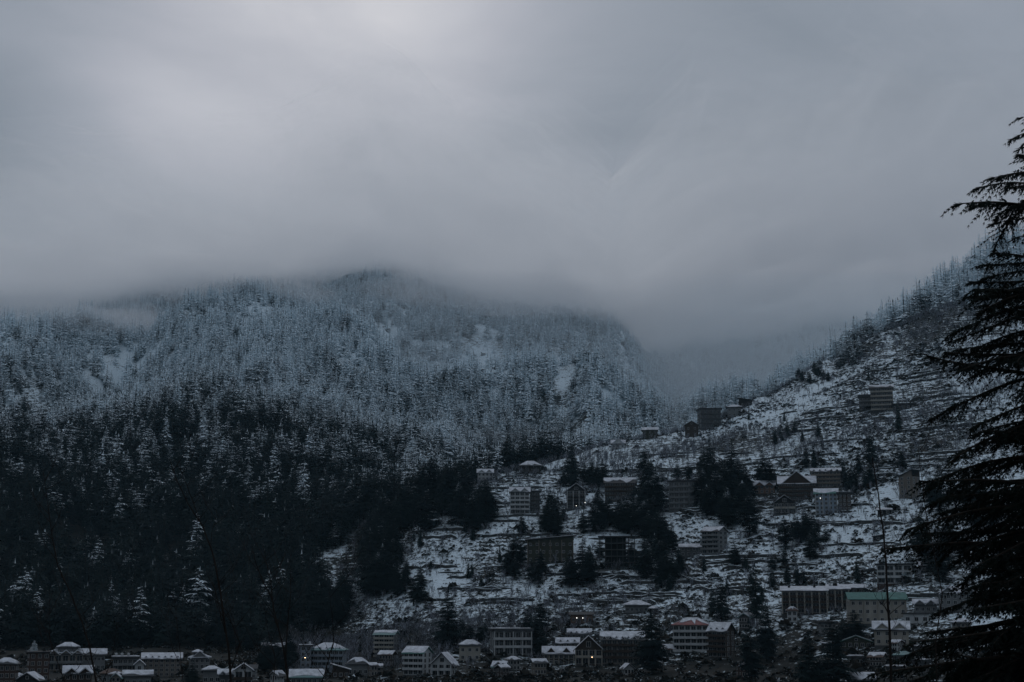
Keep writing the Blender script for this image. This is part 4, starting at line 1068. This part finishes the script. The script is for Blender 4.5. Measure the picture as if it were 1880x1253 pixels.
B('gabled_lodge', 'dark gable-fronted lodge with pale railing below the gabled hotel', 1421, 1461, 912, 926, 945, 2, 4, 'dark', 'gable_y', 'slate', snow=.7, balc=(1,), bal_mat='cream', cols=4, wall2='grey', cat='lodge', rmin=800)
B('dormered_hotel', 'brown five-dormered hotel above the blue-white hotel', 1491, 1543, 861, 868, 897, 4, 8, 'beige', 'gable', 'dark', snow=.5, dorm=5, balc=(1, 2, 3), bal_mat='beige', cat='hotel', rmin=800)
B('blue_white_hotel', 'blue-white hotel with teal and snow roof on the hillside', 1498, 1538, 899, 907, 946, 5, 5, 'lblue', 'gable', 'teal', snow=.5, cols=4, wall2='white', cat='hotel', rmin=800)
B('annex', 'dim brown annex right of the blue-white hotel', 1540, 1563, 905, 909, 940, 4, 3, 'brown', 'flat', 'dark', snow=.5, cat='building', rmin=800)
B('lodge', 'low red-brown lodge with snow heaps left of the gabled hotel', 1386, 1422, 884, 893, 908, 2, 4, 'terra', 'gable', 'slate', snow=.3, gables=2, cat='lodge', rmin=800)
B('tower_house', 'narrow tower house with steep snow-edged roof on the open slope', 1652, 1690, 864, 876, 915, 5, 2, 'beige', 'mono', 'slate', snow=.4, yaw=-35, cat='house', rmin=700)
B('banded_hotel', 'hotel with six pale balcony bands on the upper slope', 1600, 1640, 708, 714, 755, 5, 4, 'dgrey', 'gable', 'dark', snow=.8, balc=(0, 1, 2, 3, 4), bal_mat='cream', cat='hotel', rmin=900, depth=10)
B('annex', 'lower wing with snow-edged roof left of the banded hotel', 1578, 1600, 726, 731, 755, 3, 3, 'dgrey', 'flat', 'slate', snow=.2, balc=(1, 2), bal_mat='grey', cat='building', rmin=900)
B('concrete_block', 'dark four-storey concrete block on the hill crest', 1281, 1324, 750, 753, 788, 4, 5, 'dgrey', 'flat', 'dark', snow_on=False, balc=(1, 2, 3), bal_mat='dgrey', yaw=14, cat='building', rmin=1000)
B('house', 'dark house with snow-tipped gable left of the concrete block', 1258, 1282, 774, 781, 803, 2, 2, 'brown', 'gable_y', 'slate', snow=.4, rmin=1000)
B('house', 'olive house with bright snow roof on the hill crest', 1180, 1207, 785, 790, 806, 2, 3, 'olive', 'gable', 'dark', snow=.15, rmin=1000)
B('gable_house', 'small white gable house at the far left of the crest houses', 1123, 1147, 809, 815, 825, 1, 3, 'white', 'gable', 'slate', snow=.1, gables=1, rmin=1000)
B('house', 'pale two-storey house right of the dark concrete block', 1336, 1361, 744, 749, 766, 2, 3, 'grey', 'hip', 'slate', snow=.2, over=1.3, rmin=1000)
B('open_shed', 'dark open shed with sloping roof on the crest', 1357, 1381, 731, 736, 748, 1, 2, 'dark', 'mono', 'dark', snow=.5, flip=True, cat='shed', rmin=1000)
B('shed', 'lone shed with bright snow roof behind the bare pole', 1612, 1636, 933, 938, 946, 1, 2, 'dark', 'lean', 'dark', snow=.05, cat='shed', rmin=700)
B('shed', 'tiny snow-roofed shed lower on the slope behind the bare pole', 1604, 1622, 984, 988, 995, 1, 1, 'dark', 'mono', 'dark', snow=.05, cat='shed', rmin=700)
B('retaining_building', 'long low storehouse dug into the slope beside the banded hotel', 1640, 1680, 741, 744, 752, 1, 5, 'dark', 'flat', 'dark', snow=.3, cat='building', rmin=900)

fill = random.Random(21)
CN = {'grey': 'grey', 'white': 'white', 'brown': 'brown timber', 'beige': 'beige', 'dgrey': 'dark concrete', 'brick': 'dark brick'}
RN_ = {'gable': 'ridged', 'hip': 'hipped', 'flat': 'flat', 'gable_y': 'gable-fronted'}
for i in range(34):
    px = fill.choice((fill.uniform(0, 720), fill.uniform(0, 720), fill.uniform(840, 1240), fill.uniform(1340, 1760)))
    yb = fill.uniform(1222, 1263) if px < 720 else (fill.uniform(1190, 1258) if px < 1300 else fill.uniform(1140, 1250))
    wd, ht = fill.uniform(14, 34), fill.uniform(10, 22); wl = fill.choice(list(CN)); rf = fill.choice(('gable', 'gable', 'hip', 'flat', 'gable_y')); st = 1 if ht < 13 else 2
    B('small_house', 'small %s village house with %s roof half hidden among trees' % (CN[wl], RN_[rf]), px, px + wd, yb - ht - fill.uniform(4, 8), yb - ht, yb, st, max(2, int(wd / 7)), wl, rf, fill.choice(('slate', 'slate', 'dark', 'brown', 'pteal')),
      yaw=fill.uniform(-30, 30), snow=fill.uniform(.2, .9), snow_on=fill.random() < .75, group='small village houses, %s %s' % (CN[wl], RN_[rf]), gables=fill.choice((0, 0, 1)) if rf == 'gable' else 0)

for a in [(1059, 1135, 1146, 'left lit lamp before the terracotta-walled house', False), (1070, 1135, 1146, 'right lit lamp before the terracotta-walled house', False), (1087, 1207, 1222, 'lit lamp under the porch of the gabled lodge'),
          (560, 1208, 1237, 'orange lit lamp on the stair tower of the blue hotel'), (123, 1236, 1262, 'lit lamp before the twin-gabled house'), (1058, 929, 936, 'lit lamp at the foot of the glass front', False),
          (1074, 923, 936, 'lit lamp at the right corner of the glass-fronted house', False), (1506, 915, 946, 'white lit lamp on the blue-white hotel', False)]:
    lamp(*a)

# ------------------------------------------------------------------ foreground: the big cedar and the bare saplings
def near_point(px, py, dist):
    w = (H0 / 2 - py) / F0; u = (px - W0 / 2) / F0
    d = Vector((u, CP - w * SP, SP + w * CP))
    return Vector((0, 0, EYE)) + d * (dist / d.y)

M_CEDAR = plain('cedar_needles', (0.010, 0.016, 0.014), .9, .08, .4, 2.0)
def build_cedar():
    rnd = random.Random(45)
    D = 42.0
    b = near_point(1978, 1120, D)
    gz = ground_z(b.x, b.y); top = near_point(1905, 175, D).z
    h = top - gz
    root = bpy.data.objects.new('cedar_tree', None); C.objects.link(root); root.location = (b.x, b.y, gz)
    tag(root, 'big near-black cedar with layered feathery branches rising above the hillside', 'tree')
    V, F = [], []
    taper(V, F, [(0, 0, -1), (.05, 0, h * .3), (-.05, .05, h * .6), (0, 0, h * .85), (0, 0, h)], [.42, .34, .2, .09, .02], 10)
    link('trunk', mesh_np('cedar_trunk', V, F, [M_BARK], smooth=True), root)
    LV, LF = [], []
    NV, NF = [], []
    def tuft(p, d, ln, n):
        for i in range(n):
            q = (d + Vector((rnd.uniform(-.75, .75), rnd.uniform(-.75, .75), rnd.uniform(-.7, .45)))).normalized() * ln * rnd.uniform(.6, 1.25)
            s = q.orthogonal().normalized() * ln * rnd.uniform(.12, .23)
            k = len(NV); NV.extend([tuple(p - s), tuple(p + s), tuple(p + q)]); NF.append((k, k + 1, k + 2))
    def spray(p, d, ln, dens):
        """a twig clothed in needles"""
        n = max(3, int(ln / .085 * dens)); droop = rnd.uniform(.15, .45)
        prev = p.copy()
        for i in range(n):
            t = (i + 1) / n
            q = p + d * ln * t + Vector((0, 0, -droop * ln * t * t))
            tuft(prev, (q - prev).normalized(), .19 * (1 - .35 * t), 6)
            prev = q
    # crown radius by height, from the foot of the crown to the tip
    HT = [0, .30, .385, .5, .61, .68, .74, .84, .91, .96, 1.0]
    RT = [4.6, 4.8, 4.8, 4.6, 4.3, 4.0, 3.5, 3.0, 2.05, 1.0, .25]
    layer = 0; zf = .06
    while zf < .985:
        tier = rnd.choice((1.12, 1.0, .92, .78, .62))
        Rr = float(np.interp(zf, HT, RT)) * tier * 1.13
        nb = rnd.randint(7, 10) if zf < .9 else 6
        a0 = rnd.random() * 6.28
        for k in range(nb):
            a = a0 + k * 6.283 / nb + rnd.uniform(-.35, .35)
            ln = Rr * rnd.uniform(.6, 1.08)
            z0 = zf * h + rnd.uniform(-.35, .35)
            rise = rnd.uniform(-.05, .30) + .2 * max(0, zf - .8); sag = rnd.uniform(.08, .42)
            bend = rnd.uniform(-.35, .35)
            pts = []
            ns = 9
            for i in range(ns + 1):
                t = i / ns; aa = a + bend * t * t
                pts.append(Vector((math.cos(aa) * ln * t, math.sin(aa) * ln * t, z0 + ln * (rise * t - sag * t * t + .06 * max(0, t - .8)))))
            taper(LV, LF, pts, [.055 * (1 - .85 * i / ns) * (ln / 3.5) + .006 for i in range(ns + 1)], 5)
            m = int(ln / .15)
            for i in range(m):
                t = .08 + .92 * (i + rnd.random()) / m
                fi = t * ns; j = min(int(fi), ns - 1); p = pts[j].lerp(pts[j + 1], fi - j)
                out = (pts[j + 1] - pts[j]).normalized(); side = Vector((-out.y, out.x, 0)).normalized()
                tw = (.30 + .75 * math.sin(math.pi * min(1, t * .92 + .02))) * rnd.uniform(.35, 1.2) * (ln / 3.6) ** .6
                s = 1 if i % 2 else -1
                spray(p, (side * s * rnd.uniform(.5, 1) + out * rnd.uniform(.5, 1.1) + Vector((0, 0, rnd.uniform(-.35, .12)))).normalized(), tw, .8)
                if rnd.random() < .7:
                    spray(p, (out * rnd.uniform(.3, .9) + side * rnd.uniform(-.5, .5) + Vector((0, 0, rnd.uniform(-1.0, -.3)))).normalized(), tw * rnd.uniform(.4, .85), .8)
            spray(pts[-2], (pts[-1] - pts[-2]).normalized(), .45, 1.2)
        f = .42 if zf < .6 else (.8 if zf < .75 else 1.0)
        zf += (rnd.uniform(.010, .020) if layer % 4 else rnd.uniform(.028, .048)) * f
        layer += 1
    crown = link('crown', mesh_np('cedar_needles', np.array(NV), np.array(NF), [M_CEDAR]), root)
    link('limbs', mesh_np('cedar_limbs', LV, LF, [M_BARK], smooth=True), crown)
    print('cedar tris', len(NF), len(LF))
build_cedar()

M_STEM = plain('bare_stem_bark', (0.020, 0.017, 0.015), .9, .15, .4, 6.0, stretch=(4, 4, .8))
def sapling(paths, dist, label, group=None):
    """paths: pixel polylines with (start radius, end radius) in metres; the first is the stem and runs down to the ground"""
    first = [near_point(x, y, dist) for x, y in paths[0][0]]
    b = first[0]; g = ground_z(b.x, b.y)
    root = bpy.data.objects.new('bare_sapling', None); C.objects.link(root)
    d0 = (first[0] - first[1]); d0 = d0 / max(abs(d0.z), .05)
    foot = b + Vector((d0.x * .35, 0, 0)) * (b.z - g) * .5; foot.z = ground_z(foot.x, foot.y) - .1
    root.location = foot
    tag(root, label, 'sapling', group)
    rnd = random.Random(int(b.x * 1000))
    for i, (pp, r0, r1) in enumerate(paths):
        pts = [near_point(x, y, dist + (0 if i == 0 else 0)) for x, y in pp]
        if i == 0:
            mid = foot.lerp(pts[0], .5) + Vector((rnd.uniform(-.06, .06), 0, 0)); pts = [foot, mid] + pts
        sm = []
        for a, c in zip(pts[:-1], pts[1:]):
            for k in range(4):
                q = a.lerp(c, k / 4) + Vector((rnd.uniform(-1, 1), rnd.uniform(-1, 1), 0)) * (.0035 if k else 0)
                sm.append(q)
        sm.append(pts[-1])
        V, F = [], []
        n = len(sm)
        taper(V, F, [tuple(q - foot) for q in sm], [r0 + (r1 - r0) * j / (n - 1) for j in range(n)], 6)
        for j in range(2, n - 1):                       # buds and short side twigs
            if rnd.random() < .45:
                L_ = rnd.choice((.05, .08, .3, .45)); q = sm[j] - foot; sx = rnd.choice((-1, 1))
                e = q + Vector((sx * L_ * rnd.uniform(.25, .7), rnd.uniform(-.3, .3) * L_, L_ * rnd.uniform(.6, 1.0)))
                m_ = q.lerp(e, .5) + Vector((sx * .03 * L_, 0, -.08 * L_))
                taper(V, F, [tuple(q), tuple(m_), tuple(e)], [.0030, .0022, .0012], 4)
                if L_ > .2:
                    e2 = m_ + Vector((-sx * L_ * .18, .05 * L_, L_ * .42)); taper(V, F, [tuple(m_), tuple(e2)], [.002, .001], 4)
        link('stem' if i == 0 else 'branch', mesh_np('sapling_wood', V, F, [M_STEM], smooth=True), root)
sapling([([(425, 1262), (418, 1180), (405, 1090), (390, 1015), (372, 965), (345, 925), (326, 885), (311, 842)], .013, .0025),
         ([(366, 955), (352, 915), (334, 870), (330, 848)], .004, .0015), ([(386, 1000), (392, 965), (403, 945)], .003, .001), ([(416, 1170), (405, 1130), (395, 1085), (388, 1060)], .005, .0015),
         ([(424, 1230), (440, 1180), (420, 1130), (412, 1100)], .005, .0015), ([(452, 1262), (448, 1215), (432, 1150), (415, 1100)], .004, .0015)], 11.5, 'tallest bare forked sapling before the dark forest slope')
sapling([([(178, 1262), (165, 1190), (150, 1140), (128, 1085), (106, 1040), (96, 990), (88, 930), (80, 868)], .010, .002), ([(158, 1170), (160, 1150), (150, 1120)], .003, .001)], 11, 'single long thin bare stem curving left over the village')
sapling([([(530, 1262), (520, 1190), (508, 1140), (498, 1098), (482, 1065), (470, 1035), (462, 1000)], .010, .002), ([(500, 1105), (497, 1065), (488, 1030), (484, 1000)], .005, .0015),
         ([(524, 1215), (528, 1150), (534, 1090), (533, 1040)], .006, .0015), ([(515, 1165), (500, 1125), (470, 1085)], .004, .0015), ([(500, 1262), (505, 1210), (490, 1150), (485, 1110)], .004, .0015)], 11, 'bushy clump-like bare sapling left of the blue hotel')
sapling([([(588, 1262), (600, 1222), (612, 1180), (610, 1130), (604, 1085)], .007, .0015), ([(608, 1200), (618, 1150)], .003, .001)], 10.5, 'thin bent bare stem in front of the blue hotel')
sapling([([(338, 1262), (330, 1190), (322, 1120), (316, 1070)], .005, .0015)], 12, 'thin upright bare stem before the dormered block')
sapling([([(122, 1262), (105, 1215), (92, 1175), (90, 1130), (91, 1080)], .006, .0015), ([(98, 1192), (80, 1180), (70, 1150)], .003, .001)], 12, 'thin bare stem beside the dark brick house')
sapling([([(186, 1262), (200, 1225), (211, 1180), (216, 1130)], .005, .0015)], 12, 'short bare stem leaning right over the small huts')
sapling([([(1636, 1262), (1634, 1180), (1630, 1110), (1627, 1040), (1622, 980), (1614, 920), (1606, 870), (1602, 838)], .016, .004), ([(1631, 1130), (1645, 1118), (1664, 1105)], .005, .002), ([(1630, 1125), (1622, 1112), (1614, 1106)], .005, .002)],
        14, 'bare dark pole-like sapling before the green-roofed hotel')
sapling([([(1720, 1262), (1718, 1180), (1730, 1090), (1712, 1000), (1700, 940), (1690, 860), (1686, 820)], .008, .002)], 14, 'thin bare stem between the cedar and the tower house')

# ------------------------------------------------------------------ air: the low cloud on the ridge and the haze
def volume_mat(name, col, dens, aniso=0.0):
    m = bpy.data.materials.new(name); m.use_nodes = True
    t = m.node_tree; t.nodes.clear()
    v = nd(t, 'ShaderNodeVolumePrincipled', inp={'Density': dens, 'Anisotropy': aniso})
    v.inputs['Color'].default_value = (*col, 1)
    o = nd(t, 'ShaderNodeOutputMaterial'); t.links.new(v.outputs[0], o.inputs['Volume'])
    return m

def build_cloud():
    xs = np.linspace(-3000, 3000, 181); ys = np.linspace(1640, 4700, 81)
    X, Y = np.meshgrid(xs, ys, indexing='ij')
    AZ = np.arctan2(X, Y)
    az_k = np.array([pix_az(p, 560) for p in (-400, 0, 300, 480, 680, 850, 1000, 1130, 1300, 1450, 1600, 2200)])
    zb_k = np.array([455, 470, 500, 515, 612, 556, 526, 462, 575, 605, 640, 660])
    zb = np.interp(AZ, az_k, zb_k) + 26 * fbm(X / 210, Y / 420, 3) + 24 * fbm(X / 75, Y / 150, 3)
    edge = np.minimum.reduce([sstep(1650, 2450, Y), sstep(4700, 3800, Y), sstep(3000, 2300, np.abs(X))])
    th = 80 * edge
    zb = zb + EYE + (1 - edge) * 110
    zt = zb + th + 0.5
    nx, ny = X.shape
    v = np.concatenate([np.stack([X, Y, zb], -1).reshape(-1, 3), np.stack([X, Y, zt], -1).reshape(-1, 3)])
    f = []
    o = nx * ny
    for i in range(nx - 1):
        for j in range(ny - 1):
            a = i * ny + j
            f.append((a, a + 1, a + ny + 1, a + ny)); f.append((o + a, o + a + ny, o + a + ny + 1, o + a + 1))
    for i in range(nx - 1):
        a = i * ny; f.append((a, a + ny, o + a + ny, o + a)); a = i * ny + ny - 1; f.append((a, o + a, o + a + ny, a + ny))
    for j in range(ny - 1):
        f.append((j, o + j, o + j + 1, j + 1)); a = (nx - 1) * ny + j; f.append((a, a + 1, o + a + 1, o + a))
    me = mesh_np('low_cloud', v, f, [volume_mat('cloud_mist', (0.985, 0.99, 1.0), 0.0115, 0.72)], smooth=True)
    tag(link('low_cloud', me), 'grey low cloud hiding the top of the wooded mountain', 'cloud', kind='stuff')
build_cloud()

CLOUD_WISP = volume_mat('wisp_mist', (0.985, 0.99, 1.0), 0.0045, .65)
def wisp(px, py, r, wx, wy, wz, seed):
    bm = bmesh.new(); bmesh.ops.create_icosphere(bm, subdivisions=4, radius=1.0)
    for v in bm.verts:
        n = v.co.copy(); q = 1 + .9 * float(fbm(np.array([n.x * 2.2 + seed * 3.1]), np.array([n.z * 1.6 + n.y * 1.3]), 4)[0])
        v.co = Vector((n.x * wx * q, n.y * wy * q, n.z * wz * q))
    me = bpy.data.meshes.new('cloud_wisp'); bm.to_mesh(me); bm.free(); me.materials.append(CLOUD_WISP)
    az = pix_az(px, py)
    tag(link('cloud_wisp', me, None, (r * math.sin(az), r * math.cos(az), EYE + r * row_slope(az, py))), 'torn grey wisp hanging from the low cloud before the ridge', 'cloud', 'wisps under the low cloud', 'stuff')
for a in [(90, 600, 2150, 190, 120, 26, 1), (420, 540, 2250, 140, 100, 18, 2), (860, 532, 2300, 150, 110, 18, 3), (1010, 552, 2250, 130, 100, 18, 4), (1200, 590, 2500, 110, 90, 20, 5), (1350, 600, 2800, 140, 120, 22, 6), (240, 585, 2150, 120, 90, 16, 7)]:
    wisp(*a)

def build_mist():
    xs = np.linspace(-2900, 2900, 41); ys = np.linspace(1550, 3520, 27)
    X, Y = np.meshgrid(xs, ys, indexing='ij')
    e = np.minimum(sstep(1550, 2600, Y) * sstep(3500, 2900, Y), sstep(2900, 2300, np.abs(X)))
    zb = EYE + 190 - 60 * e + 25 * fbm(X / 300, Y / 300, 2); zt = EYE + 192 + 420 * e; zb = np.minimum(zb, zt - 1)
    nx, ny = X.shape; o = nx * ny
    v = np.concatenate([np.stack([X, Y, zb], -1).reshape(-1, 3), np.stack([X, Y, zt], -1).reshape(-1, 3)]); f = []
    for i in range(nx - 1):
        for j in range(ny - 1):
            a = i * ny + j
            f += [(a, a + 1, a + ny + 1, a + ny), (o + a, o + a + ny, o + a + ny + 1, o + a + 1)]
    for i in range(nx - 1):
        a = i * ny; f.append((a, a + ny, o + a + ny, o + a)); a = i * ny + ny - 1; f.append((a, o + a, o + a + ny, a + ny))
    for j in range(ny - 1):
        f.append((j, o + j, o + j + 1, j + 1)); a = (nx - 1) * ny + j; f.append((a, a + 1, o + a + 1, o + a))
    me = mesh_np('mountain_mist', v, f, [volume_mat('thin_mist', (0.92, 0.97, 1.0), 0.0013, .6)], smooth=True)
    tag(link('mountain_mist', me), 'thin mist hanging over the upper forest beneath the cloud', 'mist', kind='stuff')
build_mist()

def build_haze():
    V, F = [], []
    x0, x1, y0, y1, z0, z1 = -4330, 4330, -4330, 4330, float(ZM.min()) - 3, float(ZM.max()) + 60
    for z in (z0, z1):
        V += [(x0, y0, z), (x1, y0, z), (x1, y1, z), (x0, y1, z)]
    F = [(3, 2, 1, 0), (4, 5, 6, 7), (0, 1, 5, 4), (1, 2, 6, 5), (2, 3, 7, 6), (3, 0, 4, 7)]
    me = mesh_np('haze', V, F, [volume_mat('haze_air', (0.50, 0.82, 1.0), 0.000034, 0.35)])
    tag(link('haze', me), 'thin blue-grey winter haze filling the valley air', 'haze', kind='stuff')
build_haze()
